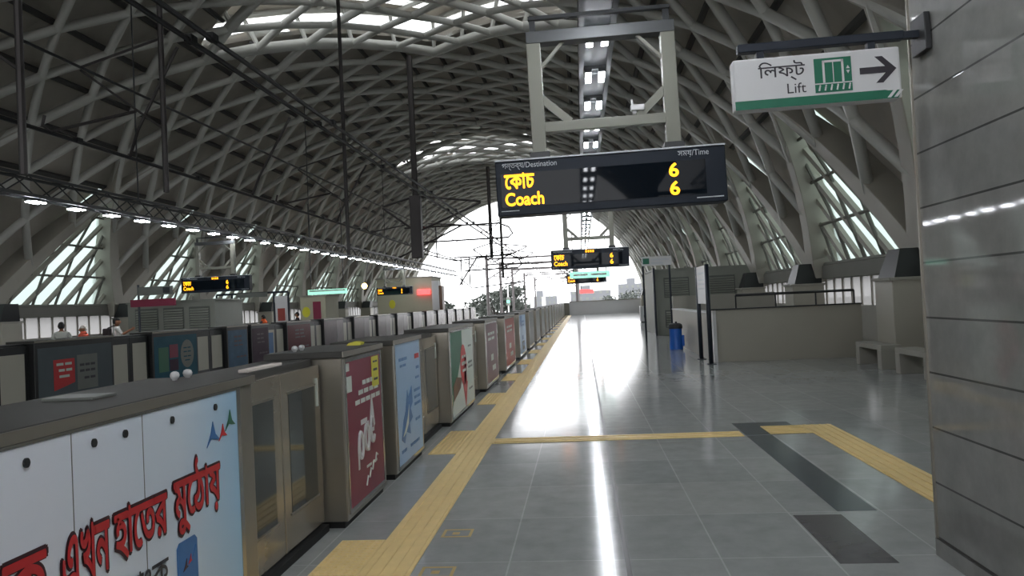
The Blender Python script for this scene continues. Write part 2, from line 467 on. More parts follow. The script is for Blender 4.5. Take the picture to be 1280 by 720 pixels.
lat = thing('roof_lattice', (XC, 36, 0), 'pale grey diagonal steel lattice arching over both platforms', 'roof frame')
lines = []
for sgn in (1, -1):
    for n in range(-40, 60):
        maj = n % 3 == 0
        ta, tb = 0.0, L
        m3 = n % 3
        if not maj:
            # where this line leaves the window triangles at its two ends
            e = (3 - m3 if sgn > 0 else m3) * DT
            ta = e; tb = L - (m3 if sgn > 0 else 3 - m3) * DT
        base = YFOOT + n * CELL
        pts = []
        K = 2 * NC
        for k in range(K + 1):
            t = k * DT
            Y = base + SL * t if sgn > 0 else base - SL * t
            if t < ta - 1e-6 or t > tb + 1e-6: continue
            if maj and (k < 2 or k > K - 2): continue
            if Y - sk(t) < Y0 or Y - sk(t) > Y1: continue
            pts.append(P(t, Y))
        if len(pts) >= 2: lines.append((maj, pts))
lines.sort(key=lambda l: -min(len(l[1]), 12) * 10 + sum((p - Vector((0, 8, 2))).length for p in l[1]) / len(l[1]))
rest = MB()
for k, (maj, pts) in enumerate(lines):
    if k < 98: MB().tube(pts, .16 if maj else .135, 6).build('lattice_beam', M['steel'], lat, smooth=True)
    else: rest.tube(pts, .14, 5)
if rest.v: rest.build('lattice_beam', M['steel'], lat)['kind'] = 'stuff'
for k in range(3, 2*NC - 2):
    fr_ = 1 - abs(k*DT - L/2) / (5*DT); ys = [Y0]
    if fr_ > 0: ys += [v - sk(k*DT) for yc in SKY_Y for v in (yc - 5*CELL/2 * fr_, yc + 5*CELL/2 * fr_)]
    ys.append(Y1)
    for a in range(0, len(ys), 2):
        lo, hi = max(Y0, ys[a]), ys[a+1]
        if hi - lo > .2: MB().tube([PW(k*DT, lo, .36), PW(k*DT, hi, .36)], .10, 5).build('purlin', M['purlin'], lat)
for yy in (Y0, Y1): MB().tube([PW(k*DT, yy, .2) for k in range(2*NC + 1)], .28, 6).build('end_arch', M['steel'], lat, smooth=True)
# flared legs: a V of two at every foot
for side in (0, 1):
    for f in range(-8, 10):
        yf = YFOOT + 7 * f
        for sgn in (1, -1):
            if side == 0 and sgn < 0 and yf < 0: continue
            pts, ups, ws, hs = [], [], [], []
            for k in range(0, 11):
                t = -.25 + k * .62
                Y = yf + sgn * SL * max(0, t)
                tt = t if side == 0 else L - t
                q = k / 10
                w = .42 * (1 - q) + .24; h = .8 * (1 - q) ** 1.2 + .24
                pts.append(P(tt, Y, h / 2 - .12)); ups.append(Nrm(tt)); ws.append(w); hs.append(h)
            if min(p.y for p in pts) < Y0 - 3 or max(p.y for p in pts) > Y1 + 4: continue
            MB().sweep(pts, ups, ws, hs).build('arch_leg', M['legpaint'], lat, bevel=.02)

# triangular windows between the legs
wn = 0
protoW = {}
for side in (1, 0):
    for f in range(-7, 9):
        ym = YFOOT + 7 * f + 3.5
        if ym < -33 or ym > 86: continue
        wn += 1
        tt = (lambda t: t) if side == 0 else (lambda t: L - t)
        g = MB(); n = 6
        rows = []
        for i in range(n + 1):
            t = 3.2 * DT * i / n - .1 * DT; hw = 3.8 * (1 - i / n)
            rows.append((P(tt(t), ym - hw, .57), P(tt(t), ym + hw, .57)))
        for i in range(n):
            a, b = rows[i]; c, d = rows[i + 1]
            g.add([a, b, d, c] if i < n - 1 else [a, b, c], [(0, 1, 2, 3)] if i < n - 1 else [(0, 1, 2)])
        w = g.build('window_%d' % wn, M['winglass']); struct(w, 'triangular glazed opening between arch legs, %s from camera on the %s side' % (nth(f if f > 0 else 1) if f > 0 else 'behind', 'near' if side == 0 else 'far'))
        fr = MB()
        for q in range(1, 4):
            t = 3 * DT * q / 4; hw = 3.5 * (1 - q / 4)
            fr.tube([P(tt(t), ym - hw, .22), P(tt(t), ym + hw, .22)], .045, 6)
        fr.tube([P(tt(0.05), ym - 3.4, .22), P(tt(0.05), ym + 3.4, .22)], .07, 6)
        for q in range(-2, 3):                       # uprights
            hw = abs(q) * 1.15; tm = 3 * DT * (1 - hw / 3.5)
            fr.tube([P(tt(0), ym + q * 1.15, .24), P(tt(tm * .5), ym + q * 1.15, .24), P(tt(tm), ym + q * 1.15, .24)], .05, 6)
        fr.build('window_frame', M['concretedark'], w)
        br = MB()
        for q in range(1, 7):                        # leaning bars behind the panes
            y0 = ym - 3.5 + q; t1 = (3.5 - (y0 - ym)) / 2 / 3.5 * 3 * DT
            if t1 > 3 * DT: t1 = 3 * DT
            br.tube([P(tt(0), y0, .33), P(tt(t1), y0 + t1 / (3*DT) * 3.5, .33)], .10, 5)
        br.build('window_bar', M['legpaint'], w)

# skylights
for k, yc in enumerate(SKY_Y):
    c = P(L/2, yc)
    s = thing('skylight', (c.x, c.y, c.z), ['raised diamond skylight in the roof crown far behind the camera', 'raised diamond skylight in the roof crown above the camera', 'large raised diamond skylight in the near roof crown, edged with bright glazing',
                                           'raised diamond skylight in the distant roof crown'][k], 'skylight', 'diamond skylights')
    HY = 5*CELL/2; cor = [(L/2 + 5*DT, yc), (L/2, yc + HY), (L/2 - 5*DT, yc), (L/2, yc - HY)]
    edge = []
    for a in range(4):
        p, q = cor[a], cor[(a+1) % 4]
        edge += [(p[0] + (q[0]-p[0])*i/5, p[1] + (q[1]-p[1])*i/5) for i in range(5)]
    def ring(off, sc): return [P(L/2 + (t - L/2)*sc, yc + (y - yc)*sc, off) for t, y in edge]
    MB().tube(ring(.05, .985), .2, 8, True).build('curb_beam', M['steel'], s, smooth=True)
    a, b = ring(.5, 1.0), ring(1.5, 1.0); n = len(a)
    MB().add(a + b, [(i, (i+1) % n, (i+1) % n + n, i + n) for i in range(n)]).build('clerestory_glass', M['skyglass'], s)
    a2 = ring(.5, 1.0); b2 = ring(.85, 1.0)
    MB().add(a2 + b2, [(i, (i+1) % n, (i+1) % n + n, i + n) for i in range(n)]).build('clerestory_sill', M['deck'], s)
    MB().tube(ring(1.5, .985), .13, 8, True).build('head_beam', M['steel'], s, smooth=True)
    for p, q in zip(ring(.1, .97), ring(1.5, .97)): MB().tube([p, q], .09, 6).build('mullion', M['steel'], s)
    lg = MB(); lo = MB(); bars = MB()
    for i in range(-5, 5):
        for j in range(-5, 5):
            # rhombic cells of the lid
            def C(a, b): return P(L/2 + (a - b) * DT / 2, yc + (a + b) * CELL / 4, 1.55)
            quad = [C(i, j), C(i+1, j), C(i+1, j+1), C(i, j+1)]
            ring_ = max(abs(i + .5), abs(j + .5))
            (lg if (2.5 < ring_ < 4.4 and (i % 3 != 2)) else lo).add(quad, [(0, 1, 2, 3)])
    lg.build('lid_glass', M['skyglass'], s); lo.build('lid_panel', M['deck'], s)
    for i in (-3, 0, 3):
        bars.tube([C(i, -5), C(i, -3), C(i, 0), C(i, 3), C(i, 5)], .12, 6); bars.tube([C(-5, i), C(-3, i), C(0, i), C(3, i), C(5, i)], .12, 6)
    bars.build('lid_beam', M['steel'], s)

# ------------------------------------------------------------------ side walls
def sidewall(X, s, tagname):
    # s: +1 right, -1 left (outwards)
    xa, xb = sorted((X, X + s * .25))
    struct(B(xa, xb, Y0, Y1, 0, 1.12).build('wall_%s' % tagname, M['concrete']), 'low rendered wall along the %s edge of the station' % tagname)
    xa, xb = sorted((X - s * .12, X + s * .45))
    struct(B(xa, xb, Y0, Y1, 1.85, 2.22).build('trim_%s_beam' % tagname, M['concretedark'], bevel=.02), 'long rendered sill beam under the triangular windows')
    g = MB(); xg = X + s * .15
    g.add([(xg, Y0, 1.12), (xg, Y1, 1.12), (xg, Y1, 1.85), (xg, Y0, 1.85)], [(0, 1, 2, 3)])
    w = g.build('window_%d' % (40 + (s > 0)), M['lowglass']); struct(w, 'low ribbon window along the %s wall' % tagname)
    fr = MB(); y = Y0
    while y < Y1:
        fr.box(xg - .03, xg + .03, y, y + .06, 1.12, 1.85); y += .7
    fr.build('window_frame', M['legpaint'], w)
sidewall(6.95, 1, 'right'); sidewall(-19.2, -1, 'left')
pn = 0
for s, X in ((1, 6.35), (-1, -18.55)):
    for f in range(-1, 10):
        yf = YF + 7 * f
        if yf < 8: continue
        pn += 1
        big = .36
        p = thing('pillar', (X, yf, 0), 'rendered %s pillar under %s arch foot from camera' % ('near-side' if s > 0 else 'far-side', nth(f + 2 if f > -1 else 1)), 'pillar', 'pillars under the arch feet')
        if s > 0 and f == 0: p['label'] = 'rendered square pillar rising behind the stone benches beside the granite wall'
        B(X - .36, X + .5, yf - .45, yf + .45, 0, 1.7).build('shaft', M['parapet'], p, bevel=.015)
        B(X - .42, X + .52, yf - .5, yf + .5, 1.68, 1.74).build('cap', M['concrete'], p, bevel=.01)
        MB().add([(X-.3, yf-.42, 1.74), (X+.45, yf-.42, 1.74), (X+.45, yf+.42, 1.74), (X-.3, yf+.42, 1.74),
                  (X-.12, yf-.3, 2.3), (X+.5, yf-.3, 2.3), (X+.5, yf+.3, 2.3), (X-.12, yf+.3, 2.3)],
                 [(0,3,2,1),(4,5,6,7),(0,1,5,4),(1,2,6,5),(2,3,7,6),(3,0,4,7)]).build('bearing', M['darkframe'], p)

# granite lift shaft wall beside the camera
struct(B(2.02, 3.6, -4, 4.75, 0, 4.3).build('wall_granite', M['wallgranite'], bevel=.006), 'polished grey granite wall close to the camera on the right')
struct(B(2.005, 2.02, -4, 4.752, 0, .1).build('baseboard_granite', M['wallgranite']))
struct(B(2.008, 2.024, 4.74, 4.756, 0, 4.3).build('trim_6', M['stainless']), 'steel corner bead of the granite wall')

# ------------------------------------------------------------------ tactile paving
def tactile_long(name, x0, x1, y0, y1, label, along='y', ribs=4):
    t = thing(name, ((x0+x1)/2, (y0+y1)/2, 0), label, 'tactile paving')
    B(x0, x1, y0, y1, 0, .008).build('paver', M['tactile'], t)
    r = MB()
    for k in range(ribs):
        if along == 'y':
            c = x0 + (x1-x0) * (k + .5) / ribs; r.box(c - .016, c + .016, y0 + .02, y1 - .02, .008, .014)
        else:
            c = y0 + (y1-y0) * (k + .5) / ribs; r.box(x0 + .02, x1 - .02, c - .016, c + .016, .008, .014)
    r.build('rib', M['tactile'], t)
    return t
tactile_long('tactile_strip', -1.42, -1.1, -4, 78, 'long yellow tactile guiding strip running along the platform')
t = tactile_long('tactile_strip', -1.1, 1.72, 8.72, 9.02, 'narrow yellow tactile strip crossing the platform', 'x', 2)
t = tactile_long('tactile_strip', 2.02, 2.48, 8.8, 9.3, 'short yellow tactile strip beyond the dark floor tiles', 'x', 4)
t = tactile_long('tactile_strip', 2.48, 2.82, 3.6, 9.3, 'yellow tactile strip running back beside the granite wall')
doors_R = [4.75, 9.15, 13.08, 16.67, 20.7]
while doors_R[-1] < 76: doors_R.append(doors_R[-1] + 4.05)
yc = 4.5
pt = thing('tactile_patch', (-1.57, yc, 0), 'yellow dotted tactile patch before the nearest door pair', 'tactile paving', 'tactile patches before the doors')
B(-1.73, -1.424, yc - .72, yc + .72, 0, .008).build('paver', M['tactile'], pt)
dm = MB()
for i in range(6):
    for j in range(28):
        dm.lathe((-1.705 + i * .05, yc - .69 + j * .051, .008), [(.017, 0), (.011, .006)], 6)
dm.build('dome', M['tactile'], pt)['kind'] = 'stuff'
for k, d in enumerate(doors_R[1:]):
    dup(pt, (0, d - .23 - yc, 0), 'yellow dotted tactile patch before the %s door pair from camera' % nth(k + 2))
for nm, y, lab in (('floor_marking', 5.27, 'small faded gold outline marking on the floor, further one'), ('floor_marking', 4.5, 'small faded gold outline marking on the floor, nearer one')):
    mk = MB()
    for a, b, c, d in ((-1.05, -.84, 0, .02), (-1.05, -.84, .16, .18), (-1.05, -1.03, .02, .16), (-.86, -.84, .02, .16), (-.98, -.93, .06, .11)):
        mk.box(a, b, y + c, y + d, 0, .0015)
    tag(mk.build(nm, M['gold']), lab, 'floor marking', 'gold floor markings')

# ------------------------------------------------------------------ platform screen cabinets and doors (near side)
XF, XD, XB = -1.78, -1.94, -2.36
def poster_text_rows(parent, y0, y1, rows, m, x=XF, nm='print'):
    b = MB(); few = sum(r[4] for r in rows) <= 8
    for (z, h, a, c, n) in rows:
        w = (y1 - y0) * (c - a) / n
        for i in range(n):
            ya_ = y0 + (y1 - y0) * a + i * w
            if few: B(x + .004, x + .0065, ya_ + w * .08, ya_ + w * .88, z, z + h).build(nm, m, parent)
            else: b.box(x + .004, x + .0065, ya_ + w * .08, ya_ + w * .88, z, z + h)
    if not few: return b.build(nm, m, parent)
def cabinet(y0, y1, label, name='screen_cabinet', top=1.30, xf=XF, xb=XB, dark=False, cat='screen cabinet', group='cabinets along the platform edge'):
    c = thing(name, ((xf + xb)/2, (y0+y1)/2, 0), label, cat, group)
    B(xb, xf, y0, y1, .05, top - .05).build('body', M['darkframe'] if dark else M['stainless'], c, bevel=.008)
    B(xb - .01, xf + .012, y0 - .01, y1 + .01, top - .05, top).build('cap', M['cap'], c, bevel=.008)
    B(xf + .010, xf + .016, y0 - .008, y1 + .008, top - .045, top - .004).build('cap_edge', M['stainless'], c)
    B(xb + .02, xf - .03, y0 + .02, y1 - .02, 0, .05).build('plinth', M['black'], c)
    return c
def poster(c, y0, y1, z0, z1, m, xf=XF, frame=True):
    if frame:
        f = MB()
        for a in ((y0-.03, y1+.03, z0-.03, z0), (y0-.03, y1+.03, z1, z1+.03), (y0-.03, y0, z0, z1), (y1, y1+.03, z0, z1)): f.box(xf - .005, xf + .006, *a)
        f.build('poster_frame', M['chrome'], c)
    return B(xf - .004, xf + .003, y0, y1, z0, z1).build('poster', M[m], c)

def door_unit(yc, w, label, x=XD, group='sliding door pairs on the near edge', far=False):
    y0, y1 = yc - w/2, yc + w/2
    d = thing('screen_door', (x, yc, 0), label, 'screen door', group)
    for k, (a, b) in enumerate(((y0, yc - .006), (yc + .006, y1))):
        lf = B(x - .05, x, a, b, .07, 1.21).build('door_leaf', M['darkframe'] if far else M['stainlessdoor'], d, bevel=.006)
        wa, wb = (a + .06, b - .12) if k == 0 else (a + .12, b - .12)
        if far: wa, wb = a + .1, b - .1
        ps = B(x - .06, x + .003, wa, wb, .18 if far else .30, 1.07)
        ps.build('window_pane', M['doorglass'], lf) if not far else None
        if far:
            B(x + .001, x + .006, wa, wb, .16, 1.07).build('window_pane', M['adpaperglass'], lf)
        if not far:
            fr = MB(); fr.box(x, x + .006, wa - .02, wb + .02, .285, .30); fr.box(x, x + .006, wa - .02, wb + .02, 1.07, 1.085); fr.build('pane_trim', M['stainless'], lf)
            if k == 1: B(x, x + .012, b - .09, b - .065, .92, 1.12).build('door_sticker', M['adpaper'], lf)
    B(x - .42, x - .055, y0, y1, 1.2, 1.255).build('header', M['cap' if not far else 'darkframe'], d, bevel=.004)
    B(x - .40, x + .03, y0, y1, 0, .05).build('sill', M['black'], d)
    return d
M['adpaperglass'] = mat('pale_door_pane', (196, 192, 178), .3)  # opaque, evenly pale pane colour

# nearest wide advertising panel
c = cabinet(-1.2, 3.98, 'wide steel cabinet with pale advert in red lettering, nearest on the left', top=1.28, xf=XF - .0, name='screen_cabinet')
pn_ = poster(c, -1.1, 3.78, .1, 1.22, 'adwhite', frame=False)
nt = M['adwhite'].node_tree; tc = nt.nodes.new('ShaderNodeTexCoord'); sx_ = nt.nodes.new('ShaderNodeSeparateXYZ'); rp = nt.nodes.new('ShaderNodeValToRGB'); mr = nt.nodes.new('ShaderNodeMapRange')
nt.links.new(tc.outputs['Object'], sx_.inputs[0]); nt.links.new(sx_.outputs[1], mr.inputs['Value']); mr.inputs['From Min'].default_value = 1.0; mr.inputs['From Max'].default_value = 2.4
nt.links.new(mr.outputs['Result'], rp.inputs[0]); rp.color_ramp.elements[0].color = rgb(226, 230, 238); rp.color_ramp.elements[1].color = rgb(160, 200, 228)
e_ = rp.color_ramp.elements.new(.6); e_.color = rgb(212, 224, 235)
nt.links.new(rp.outputs[0], nt.nodes['Principled BSDF'].inputs['Base Color'])
f = MB(); f.box(XF, XF + .006, -1.1, 3.82, 1.22, 1.235); f.box(XF, XF + .006, 3.78, 3.82, .06, 1.22); f.build('poster_frame', M['chrome'], c)
sm_ = MB()
for y in (1.2, 1.64, 2.07, 2.51, 2.94): sm_.box(XF + .003, XF + .0042, y - .002, y + .002, .1, 1.22)
sm_.build('panel_seam', M['adgrey'], pn_)
for y in (1.4, 1.75, 2.29, 2.63, 2.82, 3.16, 3.55):
    MB().prism([(.013*math.cos(a*PI/5), .016*math.sin(a*PI/5)) for a in range(10)], (XF + .003, y, 1.165), YP, ZP, (.008, 0, 0)).build('screw_cap', M['darkframe'], pn_)
hz = .885
for s, a, b, lo, hi in (('াংক', 2.02, 2.36, .70, hz), ('এখন', 2.44, 2.695, .70, hz), ('হােতর', 2.73, 3.09, .70, hz), ('মুেঠায়', 3.15, 3.565, .665, .965)):
    text('headline_outline', s, M['adink'], pn_, (XF + .004, a - .006, lo - .006), YP, ZP, b - a + .012, hi - lo + .012, bold=.05, depth=.0015)
    text('headline', s, M['adred'], pn_, (XF + .006, a, lo), YP, ZP, b - a, hi - lo, bold=.022, depth=.002)
text('small_lettering', 'াংক', M['adblack'], pn_, (XF + .005, 2.86, .50), YP, ZP, .225, .115, bold=.01)
ic = MB(); rr = [(0.03 + .02*math.cos(a), .03 + .02*math.sin(a)) for a in (PI, 1.25*PI, 1.5*PI)]
ic.prism([(.02, 0), (.15, 0), (.17, .02), (.17, .2), (.15, .22), (.02, .22), (0, .2), (0, .02)], (XF + .003, 3.16, .41), YP, ZP, (.004, 0, 0))
icn = ic.build('app_icon', M['addeep'], pn_)
B(XF + .0075, XF + .009, 3.185, 3.305, .425, .44).build('icon_caption', M['adpaper'], icn)
for (y, z, m, s) in ((3.22, .52, 'adink', 1), (3.26, .535, 'adred', .8), (3.3, .56, 'addeep', .9)):
    MB().prism([(-.02*s, -.02*s), (0, .005*s), (.012*s, .03*s), (.012*s, 0), (.024*s, -.008*s), (.006*s, -.012*s)], (XF + .0075, y, z), YP, ZP, (.002, 0, 0)).build('bird_logo', M[m], icn)
for (y, z, m, s) in ((3.52, 1.035, 'addeep', 2.2), (3.62, 1.03, 'adred', 1.5), (3.70, 1.075, 'adgreen', 1.9)):
    MB().prism([(-.03*s, -.022*s), (-.01*s, .005*s), (0, .03*s), (.01*s, .002*s), (.028*s, -.012*s), (.008*s, -.01*s), (-.008*s, -.006*s)], (XF + .004, y, z), YP, ZP, (.003, 0, 0)).build('bird_logo', M[m], pn_)
# red and blue pair, green single ...
c = cabinet(5.52, 6.64, 'steel cabinet with maroon advert, first standing past the nearest doors')
p_ = poster(c, 5.6, 6.56, .12, 1.21, 'maroon')
poster_text_rows(p_, 5.6, 6.56, [(1.0, .035, .42, .78, 3), (.93, .035, .3, .92, 4), (.86, .035, .2, .97, 5), (.33, .02, .45, .8, 2)], M['adpaper'], nm='lettering')
lg_ = MB()
for k in range(3):
    y = 5.83 + k*.17; z = .42 + k*.035
    lg_.tube([(XF + .004, y + .07 + .055*math.cos(q*PI/6), z + .12 + .1*math.sin(q*PI/6)) for q in range(2 if k == 2 else 0, 12 if k == 2 else 12)], .018, 5, k < 2)
    if k == 0: lg_.box(XF + .002, XF + .007, y - .005, y + .03, z - .06, z + .12)
    if k == 1: lg_.box(XF + .002, XF + .007, y + .11, y + .145, z, z + .24)
    if k == 2: lg_.box(XF + .002, XF + .007, y + .06, y + .13, z + .1, z + .13)
lg_.build('white_logo', M['white'], p_)
MB().prism([(0, 0), (.1, .28), (.17, .02), (.13, .0), (.1, .12), (.05, 0)], (XF + .003, 6.16, .62), YP, ZP, (.004, 0, 0)).build('swoosh', M['white'], p_)
B(XF + .003, XF + .006, 5.93, 6.1, .69, .73).build('tagline', M['white'], p_)
MB().tube([(XF + .004, 6.02 + q*.045, .22 + q*.022 + (.022 if q % 2 else -.022)) for q in range(9)], .008, 5).build('script_line', M['adpaper'], p_)
B(XF + .003, XF + .007, 6.3, 6.5, .95, 1.2).build('yellow_sticker', M['adyellow'], p_)
poster_text_rows(p_, 6.31, 6.49, [(1.15, .015, .1, .9, 2), (1.08, .02, .1, .9, 1), (1.0, .02, .2, .9, 2)], M['adblack'], x=XF + .003, nm='lettering')
B(XF + .003, XF + .006, 5.6, 5.68, 1.14, 1.2).build('white_sticker', M['adpaper'], p_)
B(XF + .003, XF + .006, 5.6, 5.73, .98, 1.1).build('white_sticker', M['adpaper'], p_)
g = thing('emergency_gate', (XD, 6.84, 0), 'narrow recessed steel gate between maroon and pale blue cabinets', 'gate')
B(XD - .05, XD, 6.652, 7.028, .06, 1.21).build('leaf', M['stainlessdoor'], g, bevel=.005)
B(XD, XD + .03, 6.70, 6.73, .6, .8).build('push_bar', M['darkframe'], g)
B(XD, XD + .02, 6.95, 7.0, .95, 1.08).build('notice', M['adblack'], g)
B(XD - .42, XD - .055, 6.652, 7.028, 1.2, 1.25).build('header', M['cap'], g); B(XD - .4, XD + .03, 6.652, 7.028, 0, .05).build('sill', M['black'], g)
c = cabinet(7.04, 8.27, 'steel cabinet with pale blue advert of a blue wave')
p_ = poster(c, 7.12, 8.2, .1, 1.25, 'adblue')
MB().prism([(0, .05), (.1, .22), (.2, .3), (.3, .5), (.34, .42), (.5, .52), (.52, .35), (.42, .3), (.5, .2), (.35, .16), (.38, .05), (.2, .1), (.12, 0)], (XF + .003, 7.25, .28), YP, ZP, (.003, 0, 0)).build('wave_picture', M['addeep'], p_)
MB().prism([(0, .02), (.12, .1), (.22, .18), (.3, .3), (.25, .12), (.12, .04)], (XF + .006, 7.3, .33), YP, ZP, (.002, 0, 0)).build('wave_foam', M['adpaper'], p_)
poster_text_rows(p_, 7.12, 8.2, [(1.08, .03, .12, .45, 3), (1.02, .025, .15, .4, 2), (.95, .03, .8, .95, 1), (.85, .025, .75, .95, 1), (.72, .03, .68, .96, 2), (.65, .03, .68, .96, 2), (.58, .03, .68, .96, 2), (.42, .03, .7, .92, 2), (.2, .03, .1, .3, 2), (.2, .03, .45, .85, 3)], M['addeep'], nm='lettering')
B(XF + .003, XF + .006, 7.95, 8.15, 1.06, 1.11).build('red_mark', M['adred'], p_)
c = cabinet(10.04, 12.3, 'steel cabinet with green and white advert and a red emblem')
p_ = poster(c, 10.14, 12.2, .1, 1.23, 'adpaper')
MB().prism([(0, 0), (.15, .12), (.6, .45), (1.0, .72), (1.0, 1.13 - .12), (0, 1.13 - .12)], (XF + .003, 10.14, .22), YP, ZP, (.002, 0, 0)).build('green_field', M['adgreen'], p_)
MB().prism([(.28*math.cos(a*PI/8), .3*math.sin(a*PI/8)) for a in range(16)], (XF + .004, 11.2, .72), YP, ZP, (.004, 0, 0)).build('red_emblem', M['adred'], p_)
MB().prism([(0, .3), (.14, .34), (.14, -.05), (.22, -.05), (0, -.4), (-.2, -.05), (-.1, -.05)], (XF + .004, 11.3, .5), YP, ZP, (.004, 0, 0)).build('red_ribbon', M['adred'], p_)
poster_text_rows(p_, 10.9, 11.5, [(.82, .04, .2, .8, 2), (.72, .05, .15, .85, 3), (.62, .04, .25, .8, 2)], M['adpaper'], x=XF + .006, nm='emblem_lettering')
MB().prism([(0, 0), (.6, .12), (.75, .25), (.3, .3), (0, .2)], (XF + .005, 10.25, .3), YP, ZP, (.003, 0, 0)).build('brown_picture', M['adbrown'], p_)
poster_text_rows(p_, 11.6, 12.15, [(.95, .03, .2, .8, 2), (.7, .03, .1, .9, 3), (.63, .03, .1, .9, 3), (.3, .03, .1, .8, 2)], M['adgrey'], nm='lettering')
cabs = [(13.86, 15.9, 'adplum', 'dull plum advert'), (17.42, 19.95, 'adbrick', 'brick red advert'), (21.45, 23.97, 'adblue', 'white and blue advert')]
for y0, y1, m, what in cabs:
    c = cabinet(y0, y1, 'steel cabinet with %s, far along the near platform edge' % what)
    p_ = poster(c, y0 + .1, y1 - .1, .12, 1.22, m)
    tm_ = {'adplum': 'adpaper', 'adbrick': 'adpaper', 'adblue': 'addeep'}[m]
    poster_text_rows(p_, y0 + .1, y1 - .1, [(1.0, .05, .15, .75, 3), (.9, .05, .15, .75, 2), (.5, .12, .35, .6, 1), (.3, .1, .45, .75, 2)], M[tm_], nm='lettering')
    if m == 'adblue':
        B(XF + .003, XF + .006, y0 + .3, y0 + 1.0, .95, 1.2).build('blue_square', M['addeep'], p_); B(XF + .003, XF + .006, y0 + .9, y0 + 1.7, .2, .45).build('dark_picture', M['adblack'], p_)
y = 25.5; pc = None; k = 8
while y < 76:
    lab = 'plain steel cabinet, %s from camera along the near platform edge' % nth(k)
    if pc is None:
        pc = cabinet(y, y + 2.5, lab); poster(pc, y + .12, y + 2.38, .12, 1.22, 'adgrey'); py = y
    else: dup(pc, (0, y - py, 0), lab)
    y += 4.05; k += 1
wd = [1.46, 1.7, 1.48, 1.45, 1.42]
dprot = None
for k, d in enumerate(doors_R):
    lab = 'pair of sliding steel screen doors, %s from camera on the near platform' % ('nearest' if k == 0 else nth(k + 1))
    if k < 5: door_unit(d, wd[k], lab)
    elif dprot is None: dprot = door_unit(d, 1.46, lab); dp = d
    elif d < 78: dup(dprot, (0, d - dp, 0), lab)
# small things lying on the caps
for (x, y, z, lab) in ((-2.11, 3.80, 1.28, 'small white ball knob on near cabinet top, left of two'), (-2.11, 3.93, 1.28, 'small white ball knob on near cabinet top, right of two'),
                       (-2.2, 5.70, 1.30, 'small white ball knob on maroon advert cabinet top, nearer of two'), (-2.2, 5.85, 1.30, 'small white ball knob on maroon advert cabinet top, further of two')):
    tag(MB().lathe((x, y, z), [(.012, 0), (.013, .005), (.021, .014), (.024, .026), (.019, .04), (.008, .046)], 14).build('ball_knob', M['white'], smooth=True), lab, 'knob', 'white ball knobs')
tag(B(-2.25, -2.02, 3.0, 3.16, 1.28, 1.292).build('metal_plate', M['adgrey'], bevel=.003), 'thin pale plate lying on the nearest cabinet top', 'plate')
tag(B(-2.06, -2.0, 4.42, 4.95, 1.2555, 1.275).build('pale_bar', M['whitescarf'], bevel=.004), 'short pale bar lying above the nearest sliding doors', 'bar')
tag(MB().prism([(0, 0), (.12, 0), (.13, .02), (.08, .035), (.02, .02)], (-2.0, 6.35, 1.30), XP, ZP, (0, .1, 0)).build('yellow_cloth', M['adyellow']), 'small yellow scrap lying on the maroon advert cabinet', 'cloth')

# ------------------------------------------------------------------ screen row of the far platform (seen from the track side)
XL = -10.22
def lcab(y0, y1, m, label):
    return cabinet(y0, y1, label, xf=XL, xb=XL - .55, dark=True, group='cabinets along the far platform edge')
GL = 'cabinets along the far platform edge'
c = lcab(13.5, 15.92, None, 'dark glass cabinet with red poster on far platform edge, leftmost')
p_ = poster(c, 13.58, 15.85, .1, 1.15, 'darkpanel', xf=XL, frame=False)
q_ = MB(); q_.prism([(0, .1), (.62, .22), (.62, .7), (0, .7)], (XL + .004, 14.0, .2), YP, ZP, (.004, 0, 0)); q_ = q_.build('red_poster', M['adred'], p_)
poster_text_rows(q_, 14.0, 14.62, [(.78, .05, .1, .9, 2), (.66, .05, .2, .9, 2), (.54, .05, .2, .8, 1)], M['adpaper'], x=XL + .005, nm='lettering')
B(XL + .003, XL + .006, 14.7, 15.35, .25, .95).build('white_panel', M['adgrey'], p_)
poster_text_rows(p_, 14.7, 15.35, [(.72, .05, .1, .9, 3), (.6, .05, .1, .9, 3), (.45, .05, .3, .9, 2)], M['adblack'], x=XL + .004, nm='lettering')
c = lcab(17.46, 19.62, None, 'teal advert cabinet with white oval on far platform edge')
p_ = poster(c, 17.52, 19.56, .08, 1.17, 'teal', xf=XL, frame=False)
MB().prism([(.33*math.cos(a*PI/10), .36*math.sin(a*PI/10)) for a in range(20)], (XL + .003, 19.05, .68), YP, ZP, (.004, 0, 0)).build('white_oval', M['adgrey'], p_)
poster_text_rows(p_, 18.8, 19.3, [(.82, .03, .1, .9, 2), (.72, .03, .1, .9, 2), (.6, .03, .1, .9, 2), (.5, .03, .2, .8, 1)], M['teal'], x=XL + .004, nm='lettering')
B(XL + .003, XL + .006, 18.2, 18.6, .62, .95).build('magenta_square', M['magenta'], p_); B(XL + .003, XL + .006, 17.7, 18.15, .3, .9).build('green_photo', M['adgreen'], p_)
B(XL + .003, XL + .006, 18.2, 18.6, .3, .58).build('dark_photo', M['purple'], p_)
for y0, y1, m, lab in ((21.32, 22.7, 'slate', 'slate blue advert cabinet on far platform edge beside a purple one'), (22.95, 24.28, 'purple', 'purple advert cabinet on far platform edge beside a slate blue one'),
                       (25.85, 28.2, 'wine', 'wine red advert cabinet on far platform edge')):
    c = lcab(y0, y1, None, lab); p_ = poster(c, y0 + .06, y1 - .06, .08, 1.17, m, xf=XL, frame=False)
    poster_text_rows(p_, y0, y1, [(.95, .05, .3, .7, 2), (.82, .05, .3, .7, 2), (.7, .04, .3, .75, 2), (.35, .05, .4, .9, 3)], M['mauve'], x=XL + .001, nm='lettering')
y = 29.7; pc = None; k = 6
